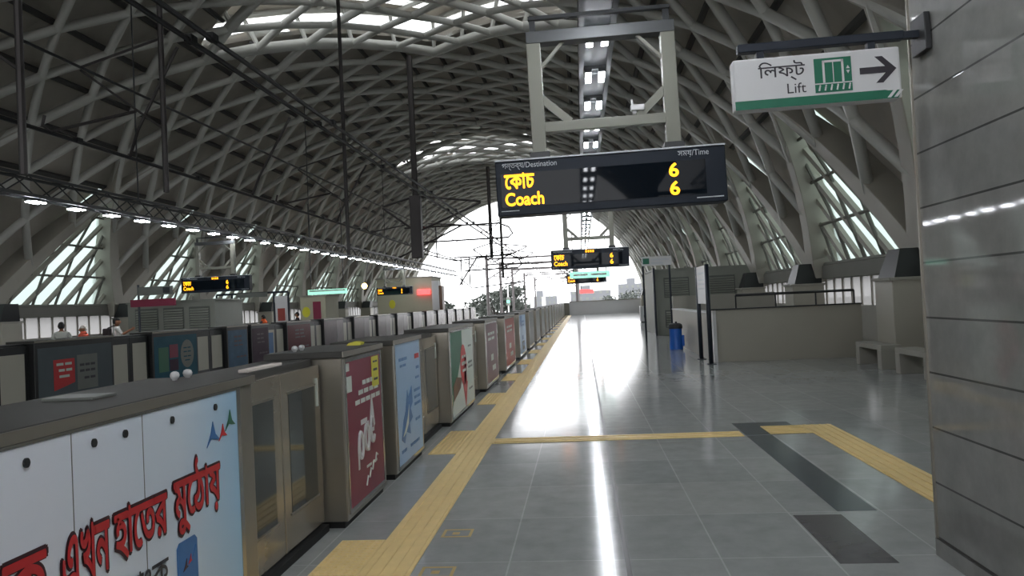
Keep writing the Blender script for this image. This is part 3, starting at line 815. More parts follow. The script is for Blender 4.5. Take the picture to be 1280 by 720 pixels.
while y < 72:
    lab = 'greyish purple cabinet, %s from left along the far platform edge' % nth(k)
    if pc is None:
        pc = lcab(y, y + 2.48, None, lab); poster(pc, y + .05, y + 1.55, .08, 1.2, 'mauve', xf=XL, frame=False); B(XL - .004, XL + .003, y + 1.6, y + 2.45, .08, 1.2).build('side_panel', M['mauvelight'], pc); py = y
    else: dup(pc, (0, y - py, 0), lab)
    y += 4.05; k += 1
dl = [12.65, 16.69, 20.47, 25.06, 28.95]
while dl[-1] < 70: dl.append(dl[-1] + 4.05)
wl = [1.62, 1.5, 1.6, 1.5, 1.45]; dprot = None
for k, d in enumerate(dl):
    lab = 'dark framed sliding doors with pale panes, %s from left on the far platform' % nth(k + 1)
    if k < 5: dd = door_unit(d, wl[k], lab, x=XL - .1, group='sliding door pairs on the far edge', far=True)
    elif dprot is None: dprot = door_unit(d, 1.44, lab, x=XL - .1, group='sliding door pairs on the far edge', far=True); dp = d
    else: dup(dprot, (0, d - dp, 0), lab)
    if k == 3: B(XL - .095, XL - .088, d - .62, d - .2, .3, .98).build('blue_notice', M['addeep'], dd)

# ------------------------------------------------------------------ lighting trusses and lamps
def truss(X, Ya, Yb, label, nx, down=0.0):
    t = thing('lighting_truss', (X, (Ya + Yb)/2, 4.5), label, 'lighting truss', 'lighting trusses over the platforms')
    for x in (X - .17, X + .17):
        B(x - .03, x + .03, Ya, Yb, 4.52, 4.6).build('bottom_rail', M['trusslight'], t)
        B(x - .025, x + .025, Ya, Yb, 4.98, 5.04).build('top_rail', M['truss'], t)
    B(X - .14, X + .14, Ya, Yb, 4.575, 4.6).build('cable_tray', M['truss'], t)
    zz = MB(); y = Ya; k = 0; nd = 0
    while y < Yb - .7:
        B(X - .17, X + .17, y - .02, y + .02, 4.53, 4.58).build('rung', M['trusslight'], t)
        for x in (X - .17, X + .17):
            for d_ in (((x, y, 4.58), (x, y + .725, 5.0)), ((x, y + .725, 5.0), (x, y + 1.45, 4.58))):
                if y > 6 and nd < 98: MB().tube(d_, .018, 5).build('diagonal', M['truss'], t); nd += 1
                else: zz.tube(d_, .018, 5)
        zz.tube([(X - .17, y, 5.0), (X + .17, y + .725, 5.0)], .015, 5)
        y += 1.45
    zz.build('diagonal', M['truss'], t)['kind'] = 'stuff'
    y = Ya + 2
    while y < Yb:
        d = math.sqrt(max(0, 1 - ((X - XC) / AA) ** 2)) * BB
        MB().tube([(X, y, 5.0), (X, y, d + .3)], .02, 6).build('hanger_rod', M['truss'], t); y += 14
    return t
truss(.31, -9, 82.5, 'steel lighting truss above the near platform', 1)
truss(-12.55, -9, 78, 'steel lighting truss above the far platform', -1)
lp = thing('ceiling_light', (.31, 8.48, 4.5), 'twin white lamp under near truss, fifth from front', 'ceiling light', 'lamps under the near truss')
for s in (-1, 1):
    hd = B(.31 + s*.085 - .045, .31 + s*.085 + .045, 8.27, 8.69, 4.46, 4.515).build('lamp_housing', M['truss'], lp, bevel=.01)
    B(.31 + s*.085 - .036, .31 + s*.085 + .036, 8.29, 8.67, 4.438, 4.4605).build('lamp_diffuser', M['lamp'], hd)
B(.27, .35, 8.46, 8.5, 4.5, 4.53).build('bracket', M['truss'], lp)
lp['label'] = 'twin white lamp on near platform truss, nearest in view just above display frame'
k = 0; y = 8.48
for i in range(-11, 51):
    if i == 0: continue
    yy = 8.48 + 1.45 * i
    if i > 0: lab = 'twin white lamp on near platform truss, %s in view from camera' % nth(i + 1)
    else: lab = 'twin white lamp on near platform truss, %s behind the nearest in view' % nth(-i)
    dup(lp, (0, 1.45 * i, 0), lab, 'lamps under the near truss')
for i in range(0, 41):
    dup(lp, (-12.86, 16.8 - 8.48 + 1.45 * i, 0), 'white twin lamp on far platform truss, %s from left' % nth(i + 1), 'lamps under the far truss')

# ------------------------------------------------------------------ hanging displays
def led(cx, Y, label, frame_to=4.52, near=False, clock=False, w=2.27):
    t = thing('departure_display', (cx, Y, 2.5), label, 'departure display', 'hanging departure displays')
    x0, x1 = cx - w/2, cx + w/2
    B(x0, x1, Y - .02, Y + .22, 2.5, 3.05).build('case', M['led'], t, bevel=.012)
    B(x0 + .05, x1 - .2, Y - .026, Y - .019, 2.585, 2.925).build('screen', M['screen'], t)
    B(x0, x1, Y - .03, Y + .23, 3.05, 3.065).build('top_trim', M['greytext'], t)
    lx, rx = cx - .68, cx + .66
    hf = 4.29
    for x in (lx, rx):
        B(x - .07, x + .07, Y + .03, Y + .17, 3.12, hf).build('frame_leg', M['cream'], t, bevel=.006)
        B(x - .1, x + .1, Y + .02, Y + .18, 3.06, 3.13).build('foot_bracket', M['darkframe'], t, bevel=.006)
    B(lx - .07, rx + .07, Y + .02, Y + .18, hf - .06, hf + .06).build('top_beam', M['trusslight'], t, bevel=.006)
    B(lx, rx, Y + .05, Y + .15, 3.33, 3.43).build('cross_bar', M['cream'], t, bevel=.006)
    for x, s in ((lx, 1), (rx, -1)):
        MB().sweep([(x + s*.05, Y + .1, 3.68), (x + s*.33, Y + .1, 3.42)], [(0, 1, 0)]*2, [.08]*2, [.05]*2).build('brace', M['cream'], t)
        MB().sweep([(x + s*.05, Y + .1, 3.98), (x + s*.3, Y + .1, 4.24)], [(0, 1, 0)]*2, [.03]*2, [.05]*2).build('brace', M['cream'], t)
    for x in (lx, rx): B(x - .03, x + .03, Y + .07, Y + .13, hf + .06, 4.47).build('hanger', M['truss'], t)
    B(lx - .04, rx + .04, Y + .07, Y + .13, 4.485, 4.52).build('hanger_bar', M['truss'], t)
    for s, a, b, z, h in (('েকাচ', x0 + .09, x0 + .385, 2.77, .15), ('Coach', x0 + .09, x0 + .47, 2.6, .125)):
        text('amber_text', s, M['amber'], t, (a, Y - .026, z), XP, ZP, b - a, h, bold=.028, depth=.002)
    for z in (2.775, 2.595): text('amber_digit', '6', M['amber'], t, (x0 + 1.72, Y - .026, z), XP, ZP, .085, .13, bold=.028, depth=.002)
    text('column_title', 'গন্তব্য/Destination', M['greytext'], t, (x0 + .07, Y - .021, 2.955), XP, ZP, .55, .075, depth=.002)
    text('column_title', 'সময়/Time', M['greytext'], t, (x1 - .46, Y - .021, 2.955), XP, ZP, .3, .07, depth=.002)
    sm2 = MB(); sm2.box(x0 + .04, x0 + .22, Y - .023, Y - .02, 2.545, 2.552); sm2.box(x1 - .3, x1 - .04, Y - .023, Y - .02, 2.545, 2.555)
    sm2.build('maker_strip', M['greytext'], t)
    if clock: text('amber_clock', '00:00' if False else '▪▪▪▪', M['amber'], t, (cx - .12, Y - .024, 2.96), XP, ZP, .24, .06, bold=.02, depth=.002)
    return t
ld = led(.34, 7.67, 'large dark departure display with amber text, nearest in the view', near=True)
led(.3, 22.5, 'second departure display over the near platform, hanging behind the nearest one', clock=True)
led(.33, 44, 'furthest departure display over the near platform, below a pale green sign')
led(-13.3, 27, 'departure display over the far platform, left one', clock=True, w=2.6)
led(-12.8, 52, 'departure display over the far platform, further and right', clock=True, w=2.5)
ld.rotation_euler = (0, -.014, 0); ld.location.z -= .02
cc = thing('security_camera', (.62, 7.77, 3.44), 'small white security camera on the nearest display frame cross bar', 'camera')
B(.6, .64, 7.75, 7.79, 3.43, 3.5).build('mount', M['white'], cc); B(.58, .72, 7.72, 7.8, 3.46, 3.52).build('housing', M['white'], cc, bevel=.01)
MB().tube([(.6, 7.77, 3.5), (.6, 7.77, 3.58)], .012, 6).build('antenna', M['white'], cc)

# lift sign on the granite wall
s = thing('lift_sign', (1.4, 4.5, 2.62), 'white hanging lift sign with green band and arrow beside the granite wall', 'sign')
B(.935, 1.86, 4.5, 4.6, 2.615, 2.91).build('panel', M['white'], s, bevel=.012)
MB().prism([(0, 0), (.9, 0), (.925, .045), (.85, .045), (.83, .05), (0, .05)], (.935, 4.4975, 2.617), XP, ZP, (0, .003, 0)).build('green_band', M['signgreen'], s)
for a in (1.775, 1.81):
    MB().prism([(0, 0), (.02, 0), (.055, .04), (.035, .04)], (a, 4.4955, 2.622), XP, ZP, (0, .002, 0)).build('white_slash', M['white'], s)
text('bengali_word', 'িলফ্ট', M['signdark'], s, (1.075, 4.4995, 2.765), XP, ZP, .26, .115, bold=.008, depth=.001)
text('english_word', 'Lift', M['signdark'], s, (1.23, 4.4995, 2.69), XP, ZP, .105, .058, bold=.0, depth=.002)
pg = B(1.385, 1.59, 4.497, 4.5, 2.68, 2.875).build('pictogram', M['signgreen'], s)
d = MB()
for a in ((1.43, 1.442, 2.735, 2.86), (1.535, 1.547, 2.735, 2.86), (1.43, 1.547, 2.85, 2.862), (1.4865, 1.4905, 2.735, 2.85), (1.385, 1.59, 2.727, 2.733)): d.box(a[0], a[1], 4.495, 4.4975, a[2], a[3])
d.prism([(0, .012), (.01, .03), (.02, .012)], (1.56, 4.495, 2.795), XP, ZP, (0, .002, 0)); d.prism([(0, 0), (.01, -.018), (.02, 0)], (1.56, 4.495, 2.797), XP, ZP, (0, .002, 0))
for i in range(6): d.tube([(1.405 + i*.033, 4.496, 2.69), (1.41 + i*.033, 4.496, 2.712)], .005, 5); d.ball((1.412 + i*.033, 4.496, 2.718), .0055, 6, 4)
d.build('lift_outline', M['white'], pg)
MB().prism([(0, .055), (.14, .055), (.085, 0), (.125, 0), (.2, .075), (.125, .15), (.085, .15), (.14, .092), (0, .092)], (1.635, 4.4975, 2.71), XP, ZP, (0, .003, 0)).build('arrow', M['signdark'], s)
B(.975, 1.9, 4.52, 4.58, 2.955, 3.005).build('bracket_arm', M['post'], s, bevel=.006)
B(1.08, 1.12, 4.53, 4.57, 2.9, 2.96).build('drop_hanger', M['post'], s); B(1.7, 1.74, 4.53, 4.57, 2.9, 2.96).build('drop_hanger', M['post'], s)
B(1.86, 2.02, 4.53, 4.57, 2.96, 3.0).build('bracket_neck', M['post'], s); B(1.985, 2.018, 4.46, 4.64, 2.87, 3.08).build('wall_plate', M['darkframe'], s, bevel=.004)

s.location.z += .03; s.rotation_euler = (0, -.014, 0)
# ------------------------------------------------------------------ near platform furniture
s = thing('stair_parapet', (4.6, 18.1, 0), 'beige panelled parapet around the stair well, in front of the pillars', 'parapet')
B(3.05, 6.3, 18.05, 18.3, 0, 1.2).build('front_panel', M['parapet'], s, bevel=.006); B(2.98, 3.05, 18.0, 18.32, 0, 1.2).build('corner_post', M['white'], s)
B(2.98, 3.2, 18.33, 25.8, 0, 1.12).build('side_panel', M['parapet'], s, bevel=.006)
B(2.93, 6.3, 18.0, 18.34, 1.2, 1.225).build('coping', M['darkframe'], s); B(2.95, 3.24, 18.35, 25.8, 1.12, 1.15).build('side_coping', M['white'], s)
B(3.0, 6.3, 25.8, 26.1, 0, 1.55).build('rear_panel', M['concrete'], s, bevel=.006)
rl = MB().tube([(3.55, 18.2, 1.52), (6.2, 18.2, 1.52)], .03, 8).build('handrail', M['darkframe'], s, smooth=True)
for x in (3.55, 4.45, 5.35, 6.2): MB().tube([(x, 18.2, 1.22), (x, 18.2, 1.52)], .02, 6).build('baluster', M['darkframe'], s)
b = thing('stone_bench', (5.8, 15.8, 0), 'grey stone bench with open base at the pillar foot, further of two', 'bench', 'stone benches by the pillar')
B(5.6, 5.98, 15.15, 16.5, .36, .46).build('seat', M['concrete'], b, bevel=.008)
for y in (15.15, 16.3): B(5.6, 5.98, y, y + .2, 0, .36).build('leg', M['concrete'], b, bevel=.006)
dup(b, (0, -2.0, 0), 'grey stone bench beside the granite wall edge, nearer of two')
b = thing('trash_bin', (2.85, 22.9, 0), 'blue plastic bin with dark lid beside the stair parapet', 'bin')
MB().lathe((2.70, 22.9, 0), [(.19, 0), (.2, .03), (.18, .3), (.18, .6), (.19, .61)], 20).build('body', M['binblue'], b, smooth=False)
MB().lathe((2.70, 22.9, .61), [(.2, 0), (.205, .05), (.19, .12), (.12, .16)], 20).build('lid', M['binlid'], b); MB().lathe((2.72, 22.9, .765), [(.03, 0), (.03, .05)], 10).build('knob', M['binlid'], b)
B(2.86, 2.925, 22.75, 22.95, .1, .42).build('side_pocket', M['binblue'], b, bevel=.01)
s = thing('information_board', (2.86, 18.4, 0), 'white information panel between two dark navy posts beside the parapet', 'information board')
for y in (17.68, 19.1):
    MB().tube([(2.84, y, 0), (2.84, y, 2.26)], .052, 10).build('post', M['post'], s, smooth=True); B(2.74, 2.94, y - .1, y + .1, 0, .012).build('base_plate', M['post'], s)
B(2.815, 2.865, 17.74, 19.05, 1.36, 2.24).build('panel', M['white'], s); poster_text_rows(s, 17.8, 19.0, [(2.05, .05, .1, .9, 4), (1.9, .03, .1, .9, 5), (1.8, .03, .1, .9, 5), (1.7, .03, .1, .9, 5)], M['greytext'], x=2.806, nm='print') 
def louvre_room(x0, x1, y0, y1, z, label, panels, m='louvre'):
    r = thing('equipment_room', ((x0+x1)/2, (y0+y1)/2, 0), label, 'equipment room')
    B(x0, x1, y0, y1, 0, z).build('body', M[m], r, bevel=.01); B(x0 - .04, x1 + .04, y0 - .04, y1 + .04, z, z + .06).build('roof_slab', M[m], r)
    for (a, b, c, d) in panels:
        p = B(a, b, y0 - .02, y0, c, d).build('louvre_panel', M['louvreslat'], r); q = MB(); zz = c + .05
        while zz < d - .05: q.add([(a+.04, y0-.02, zz+.05), (b-.04, y0-.02, zz+.05), (b-.04, y0-.07, zz), (a+.04, y0-.07, zz), (a+.04, y0-.02, zz+.035), (b-.04, y0-.02, zz+.035), (b-.04, y0-.07, zz-.015), (a+.04, y0-.07, zz-.015)], [(0,1,2,3),(7,6,5,4),(3,2,6,7),(0,3,7,4),(1,0,4,5),(2,1,5,6)]); zz += .09
        q.build('slats', M['louvre'], p)
    return r
r = louvre_room(2.95, 6.7, 31.2, 36, 2.6, 'grey louvred equipment room at the far end of the stair parapet', [(3.3, 4.3, 1.5, 2.3), (4.9, 6.1, 1.5, 2.3), (3.3, 4.3, .3, 1.0)])
B(2.86, 2.94, 30.9, 31.1, 0, 2.7).build('corner_pipe', M['post'], r)
s = thing('platform_sign', (2.7, 27, 0), 'white overhead sign with green icon on two dark posts before the louvred room', 'sign')
for x in (2.2, 3.12): MB().tube([(x, 27.35, 0), (x, 27.35, 3.0)], .035, 8).build('post', M['post'], s)
B(2.16, 3.19, 27.25, 27.31, 2.66, 2.98).build('panel', M['white'], s, bevel=.006); B(2.2, 2.42, 27.24, 27.252, 2.72, 2.92).build('icon', M['signgreen'], s)
poster_rows = MB()
for z, a, b in ((2.84, 2.5, 3.1), (2.72, 2.5, 2.9)): poster_rows.box(a, b, 27.24, 27.252, z, z + .05)
poster_rows.build('print', M['greytext'], s)
s = thing('service_cabinet', (3.85, 48, 0), 'white service cabinet standing by the far end of the platform', 'cabinet')
B(3.55, 4.15, 47.6, 48.4, .05, 1.0).build('body', M['white'], s, bevel=.02); B(3.6, 4.1, 47.65, 48.35, 0, .05).build('plinth', M['black'], s); B(3.75, 3.85, 47.58, 47.6, .3, .45).build('lock', M['darkframe'], s)
struct(B(-1.3, 7.1, 79.8, 80.05, 0, 1.35).build('wall_end', M['white']), 'low end wall closing the near platform'); struct(B(-1.3, 7.1, 79.72, 80.12, 1.35, 1.42).build('trim_7', M['concrete']))
struct(B(-2.3, -1.3, 78.5, 80.05, 0, 1.3).build('wall_end_return', M['concretedark']))
# distant small signs over the near platform
s = thing('hanging_sign', (.35, 33, 2.2), 'pale green lit sign hanging beneath the truss behind the second display', 'sign')
B(-.45, 1.25, 33, 33.08, 2.5, 2.78).build('panel', M['signgreenlit'], s)
for x in (-.3, 1.1): B(x - .02, x + .02, 33.02, 33.06, 2.78, 4.52).build('hanger', M['truss'], s)
poster_rows = MB(); poster_rows.box(-.3, .3, 32.99, 33.0, 2.6, 2.68); poster_rows.box(.45, 1.1, 32.99, 33.0, 2.6, 2.68); poster_rows.build('print', M['white'], s)
s = thing('red_signal_board', (.4, 60, 2.0), 'small red lit board hanging far along the near platform', 'signal')
B(-.1, .95, 60, 60.1, 2.05, 2.35).build('panel', M['redlit'], s)
for x in (0, .85): B(x - .02, x + .02, 60.03, 60.07, 2.35, 4.52).build('hanger', M['truss'], s)

# ------------------------------------------------------------------ far platform furniture
louvre_room(-16.9, -13.5, 27.3, 29.6, 2.2, 'grey louvred equipment room on the far platform behind the people', [(-16.6, -15.7, 1.2, 2.0), (-15.5, -14.7, 1.2, 2.0), (-14.5, -13.7, 1.2, 2.0)])
s = thing('platform_sign', (-15.68, 26, 0), 'grey and magenta signs stacked on a dark post on the far platform', 'sign')
MB().tube([(-15.7, 26.06, 0), (-15.7, 26.06, 2.85)], .04, 8).build('post', M['post'], s)
B(-15.68, -14.4, 26, 26.06, 2.46, 2.76).build('grey_panel', M['adgrey'], s); B(-14.75, -14.5, 25.99, 26, 2.52, 2.72).build('icon', M['adblack'], s)
B(-15.95, -14.28, 25.95, 26.0, 2.06, 2.32).build('magenta_panel', M['magenta'], s)
s = thing('information_stand', (-13.3, 30, 0), 'dark framed stand with two white notice panels on the far platform', 'information board')
for x in (-14.75, -14.1, -12.35, -11.75): MB().tube([(x, 30, 0), (x, 30, 2.45)], .04, 8).build('post', M['post'], s)
B(-14.75, -11.75, 29.97, 30.03, 2.42, 2.5).build('top_beam', M['post'], s)
B(-14.7, -14.15, 29.98, 30.02, .8, 2.3).build('notice_panel', M['white'], s); B(-12.3, -11.8, 29.98, 30.02, .8, 2.3).build('notice_panel', M['white'], s)
B(-13.9, -12.6, 29.95, 30.0, 2.3, 2.48).build('title_panel', M['adgrey'], s)
B(-12.2, -11.9, 29.96, 29.98, 1.3, 1.8).build('red_notice', M['adbrick'], s)
s = thing('hanging_sign', (-15.2, 45, 2.6), 'white and green lit sign hanging over the far platform', 'sign')
B(-16.4, -14.0, 45, 45.1, 2.62, 2.92).build('panel', M['signgreenlit'], s); B(-16.3, -14.1, 44.985, 45.0, 2.8, 2.88).build('white_stripe', M['white'], s)
for x in (-16.2, -14.2): B(x - .02, x + .02, 45.03, 45.07, 2.92, 8.2).build('hanger', M['truss'], s)
s = thing('amber_lamp', (-12.9, 45, 3.0), 'round warm yellow lamp hanging over the far platform', 'lamp')
MB().ball((-12.9, 45, 3.0), .17, 12, 8).build('globe', M['beacon'], s, smooth=True); MB().tube([(-12.6, 45.02, 4.53), (-12.8, 45.02, 3.4), (-12.9, 45.02, 3.1)], .02, 6).build('stem', M['truss'], s)
s = thing('beige_kiosk', (-13.2, 37, 0), 'beige kiosk with round yellow sign on the far platform', 'kiosk')
B(-13.9, -12.6, 37, 39, 0, 2.35).build('body', M['beige'], s, bevel=.02); B(-13.95, -12.55, 36.95, 39.05, 2.35, 2.42).build('roof', M['concrete'], s)
MB().prism([(.2*math.cos(a*PI/8), .26*math.sin(a*PI/8)) for a in range(16)], (-13.6, 37, 1.6), XP, ZP, (0, -.02, 0)).build('yellow_disc', M['adyellow'], s)
B(-13.25, -12.85, 36.98, 37, 1.0, 2.1).build('magenta_panel', M['magenta'], s)
s = thing('lift_building', (-13.5, 60, 0), 'beige lift building with white column and red lit sign on the far platform', 'building')
B(-16.2, -11.75, 60, 64, 0, 3.9).build('body', M['beige'], s, bevel=.02); B(-16.3, -11.7, 59.9, 64.1, 3.9, 4.0).build('roof_slab', M['concrete'], s)
B(-11.75, -11.2, 59.9, 60.5, 0, 3.6).build('column', M['white'], s); B(-11.2, -10.95, 60.0, 61, 0, 3.2).build('brown_panel', M['adbrown'], s)
B(-12.9, -11.9, 59.85, 60.0, 2.55, 2.95).build('red_sign', M['redlit'], s); B(-15.8, -13.4, 59.93, 60, 2.7, 3.0).build('pale_sign', M['signgreenlit'], s)
MB().prism([(.25*math.cos(a*PI/8), .35*math.sin(a*PI/8)) for a in range(16)], (-15.0, 60, 1.9), XP, ZP, (0, -.02, 0)).build('yellow_disc', M['adyellow'], s)
s = thing('guard_rail', (-15, 22.5, 0), 'low grey guard rail behind the people on the far platform', 'railing')
for z in (.55, 1.02): MB().tube([(-17.8, 23.5, z), (-13.9, 23.5, z)], .03, 8).build('rail', M['stainless'], s)
for x in (-17.8, -16.5, -15.2, -13.9): MB().tube([(x, 23.5, 0), (x, 23.5, 1.02)], .025, 8).build('post', M['stainless'], s)

# ------------------------------------------------------------------ people on the far platform
def person(x, y, rz, h, top, label, hair='hair', arm=None, scarf=None, head='skin'):
    root = thing('person', (x, y, 0), label, 'person', None)
    k = h / 1.7
    V = [(0, 0, .95), (0, 0, 1.1), (0, .0, 1.25), (0, 0, 1.4), (0, 0, 1.47), (0, .01, 1.53)]
    Rd = [(.15, .11), (.14, .10), (.165, .11), (.13, .09), (.055, .055), (.055, .055)]
    E = [(i, i + 1) for i in range(5)]
    def ch(parent, pts):
        p = parent
        for co_, r in pts:
            V.append(co_); Rd.append(r if isinstance(r, tuple) else (r, r)); E.append((p, len(V) - 1)); p = len(V) - 1
        return p
    for s in (-1, 1):
        ch(0, [((s*.09, 0, .88), .095), ((s*.1, .01, .5), .062), ((s*.1, -.01, .3), .058), ((s*.1, -.02, .09), .042), ((s*.1, .08, .04), .04), ((s*.105, .17, .03), .03)])
        if arm and s == 1: ap = [((.19, .02, 1.39), .055), ((.33, .12, 1.22), .043), ((.42, .3, 1.33), .034), ((.44, .36, 1.36), .034)]
        else: ap = [((s*.19, 0, 1.39), .055), ((s*.235, -.01, 1.12), .043), ((s*.24, .05, .9), .033), ((s*.24, .07, .84), .034)]
        e = ch(3, ap); w = Vector(V[e]); pv = Vector(V[e - 1]); d = (w - pv).normalized(); q = Vector((0, 1, 0)) if not arm or s < 0 else Vector((0, 0, 1))
        for f in range(4):
            o = q * (.028 - f * .018)
            a = w + o + d * .03; ch(e, [(tuple(a), .011), (tuple(a + d * (.035 + .008 * (f in (1, 2)))), .009), (tuple(a + d * .06 + Vector((-s*.015, 0, 0))), .008)])
        a = w + q * .04; ch(e, [(tuple(a + d*.01), .011), (tuple(a + q * .02 + d * .035), .009)])
    me = bpy.data.meshes.new('body'); me.from_pydata(V, E, []); me.update()
    o = bpy.data.objects.new('body', me); COL.objects.link(o)
    m1 = o.modifiers.new('skin', 'SKIN'); m1.use_smooth_shade = True
    for i, r in enumerate(Rd): me.skin_vertices[0].data[i].radius = r
    me.skin_vertices[0].data[0].use_root = True
    m2 = o.modifiers.new('sub', 'SUBSURF'); m2.levels = 2; m2.render_levels = 2
    dg = bpy.context.evaluated_depsgraph_get(); b = bpy.data.meshes.new_from_object(o.evaluated_get(dg))
    bpy.data.objects.remove(o)
    # head: shaped sphere joined into the same mesh at the neck
    bm = bmesh.new(); bm.from_mesh(b)
    r = bmesh.ops.create_uvsphere(bm, u_segments=16, v_segments=12, radius=.1)
    for v in r['verts']:
        p = v.co; z = p.z / .1
        p.x *= .78; p.y *= .98; p.z *= 1.18
        if z < 0: p.x *= 1 + .28 * z; p.y = p.y * (1 + .12 * z) + .012 * -z
        if abs(p.x) < .02 and p.y > .08 and -.4 < z < .15: p.y += .02      # nose
        if abs(p.x) > .068 and abs(z) < .3 and abs(p.y) < .03: p.x *= 1.14  # ears
        p.z += 1.6; p.y += .015
    bm.to_mesh(b); bm.free()
    for mm in (top, 'trousers', head, 'shoe'): b.materials.append(M[mm])
    for p in b.polygons:
        p.use_smooth = True; c = p.center
        p.material_index = 3 if c.z < .075 else (1 if c.z < .93 and abs(c.x) < .2 else (2 if c.z > 1.46 or (abs(c.x) > .19 and c.z < 1.05) or (arm and c.x > .36) else 0))
    rot = Matrix.Rotation(rz, 4, 'Z')
    b.transform(rot @ Matrix.Scale(k, 4))
    ob = bpy.data.objects.new('body', b); COL.objects.link(ob); ob.parent = root; ORIGIN[ob.name] = Vector((x, y, 0))
    hb = bmesh.new(); r = bmesh.ops.create_uvsphere(hb, u_segments=16, v_segments=12, radius=.108)
    bmesh.ops.delete(hb, geom=[v for v in hb.verts if (v.co.z < .01 and v.co.y > -.02) or v.co.z < (-.06 if not scarf else -.2)], context='VERTS')
    for v in hb.verts: v.co.x *= .8; v.co.y *= .98; v.co.z = v.co.z * 1.18 + 1.605; v.co.y += .008
    hm = bpy.data.meshes.new('hair'); hb.to_mesh(hm); hb.free(); hm.transform(rot @ Matrix.Scale(k, 4)); hm.materials.append(M[hair])
    for p in hm.polygons: p.use_smooth = True
    nm = 'headscarf' if scarf else 'hair'
    ho = bpy.data.objects.new(nm, hm); COL.objects.link(ho); ho.parent = root
    so = ho.modifiers.new('thickness', 'SOLIDIFY'); so.thickness = .012
    if scarf:
        sc = MB().lathe((x, y, 0), [(.17*k, 1.33*k), (.15*k, 1.42*k), (.09*k, 1.5*k), (.085*k, 1.54*k)], 14); sc.build('shawl', M[scarf], root, smooth=True)
    return root
person(-13.75, 19.2, .6, 1.62, 'shirtgrey', 'person in a pale grey shirt standing with back turned, leftmost on the far platform')
person(-13.75, 20.1, 2.4, 1.50, 'shirtorange', 'person with white headscarf and orange-red shawl standing on the far platform', hair='whitescarf', scarf='shirtorange')
person(-13.55, 21.3, -.9, 1.68, 'shirtwhite', 'person in a white shirt with dark backpack, one arm reaching forward', arm=True)
bp = thing('backpack', (-13.72, 21.18, 1.0), 'dark backpack worn by the person in a white shirt', 'backpack')
B(-13.83, -13.62, 21.04, 21.2, 1.02, 1.4).build('body', M['bag'], bp, bevel=.04)
MB().tube([(-13.7, 21.1, 1.4), (-13.58, 21.2, 1.46), (-13.48, 21.36, 1.4), (-13.5, 21.4, 1.2)], .02, 6).build('strap', M['bag'], bp)
person(-13.2, 30.9, 1.2, 1.55, 'shirtnavy', 'person in dark navy clothes with an orange shawl by the notice panels', scarf='orangescarf')
person(-13.0, 34.2, 1.8, 1.60, 'bag', 'person in dark brown clothes standing beyond the wine red cabinet')

# ------------------------------------------------------------------ overhead line equipment
XM = -7.1
masts = [(9.3, 3.55), (12.75, 3.8), (23.2, 3.3), (33.4, 3.75), (62.0, 5.3), (70.5, 3.9)]
for k, (y, zb) in enumerate(masts):
    zt = 12.75
    m = thing('drop_post', (XM, y, zb), 'grey steel drop post hanging from the roof over the tracks, %s from camera' % nth(k + 1), 'drop post', 'overhead line drop posts')
    MB().tube([(XM, y, zb), (XM, y, zt)], (.05, .05, .06, .13, .14, .12)[k], 8).build('post', M['ocs'], m)
    if k == 3: B(XM - .24, XM + .24, y - .2, y + .2, zb, 6.5).build('sleeve', M['ocs'], m, bevel=.02)
    if k > 2:
        for z in (zb + 1.3, zb + 2.3): MB().lathe((XM, y, z), [(.13, -.15), (.2, -.08), (.15, 0), (.2, .08), (.13, .15)], 10).build('insulator', M['ocs'], m)
    if k > 3:
        z = 8.1 - (k - 4) * 2.1
        xl = -14.2 if k == 4 else -11.6; xd = 0 if k == 4 else 1.4
        MB().tube([(xl, y, z), (-6.4, y, z), (-5.6, y, z - .35), (-5.3, y, z - .9), (-5.7, y, z - 1.2), (xl + 1.0, y, z - 1.25)], .075, 6).build('tube_frame', M['ocs'], m)
        MB().tube([(xl - 1.0 + xd, y, z - 2.6), (-9.4, y, z)], .075, 6).build('strut', M['ocs'], m)
        for x in (-13.2 + xd * 1.6, -11.6 + xd): MB().tube([(x, y, z), (x, y, z - 2.6)], .06, 6).build('dropper', M['ocs'], m)
        MB().tube([(xl + .4, y, z - 1.9), (-10, y, z - 2.9), (-5.2, y, z - 2.5)], .06, 6).build('steady_arm', M['ocs'], m)
    for s, nm in ((-1, 'cantilever_arm'), (1, 'cantilever_arm')):
        xe = -8.6 if s < 0 else -4.2
        if k < 3 and s > 0: continue
        q_ = .022 if k < 3 else .05
        a = MB().tube([(XM, y, 6.5), (xe - s*.0, y, 6.1)], q_, 6)
        a.tube([(XM, y, 4.9), (xe, y, 6.05)], q_, 6); a.tube([(XM + s*.5, y, 5.25), (xe + s*.6, y, 5.0), (xe + s*.75, y, 5.12), (xe + s*.7, y, 5.3)], .028, 6)
        a.tube([(xe + s*.4, y, 5.0), (xe - s*.05, y, 4.76)], .02, 6)
        a.build(nm, M['ocs'], m)
for X, z, lab, nm, r in ((-8.5, 4.72, 'thick contact wire over the far track', 'contact_wire', .035), (-8.5, 6.05, 'carrying wire above the contact wire of the far track', 'carrying_wire', .025),
                   (-4.25, 4.72, 'contact wire over the near track', 'contact_wire', .03), (-4.0, 4.72, 'second contact wire running beside the near track one', 'contact_wire', .03)):
    w = MB().tube([(X, -8, z), (X, 40, z), (X, 120, z), (X, 260, z - .3)], r, 6)
    if z < 5:
        y = 4.
        while y < 84: w.box(X - .045, X + .045, y, y + .14, z - .02, z + .06); y += 4.2
    tag(w.build(nm, M['wire']), lab, 'overhead wire', 'overhead wires')
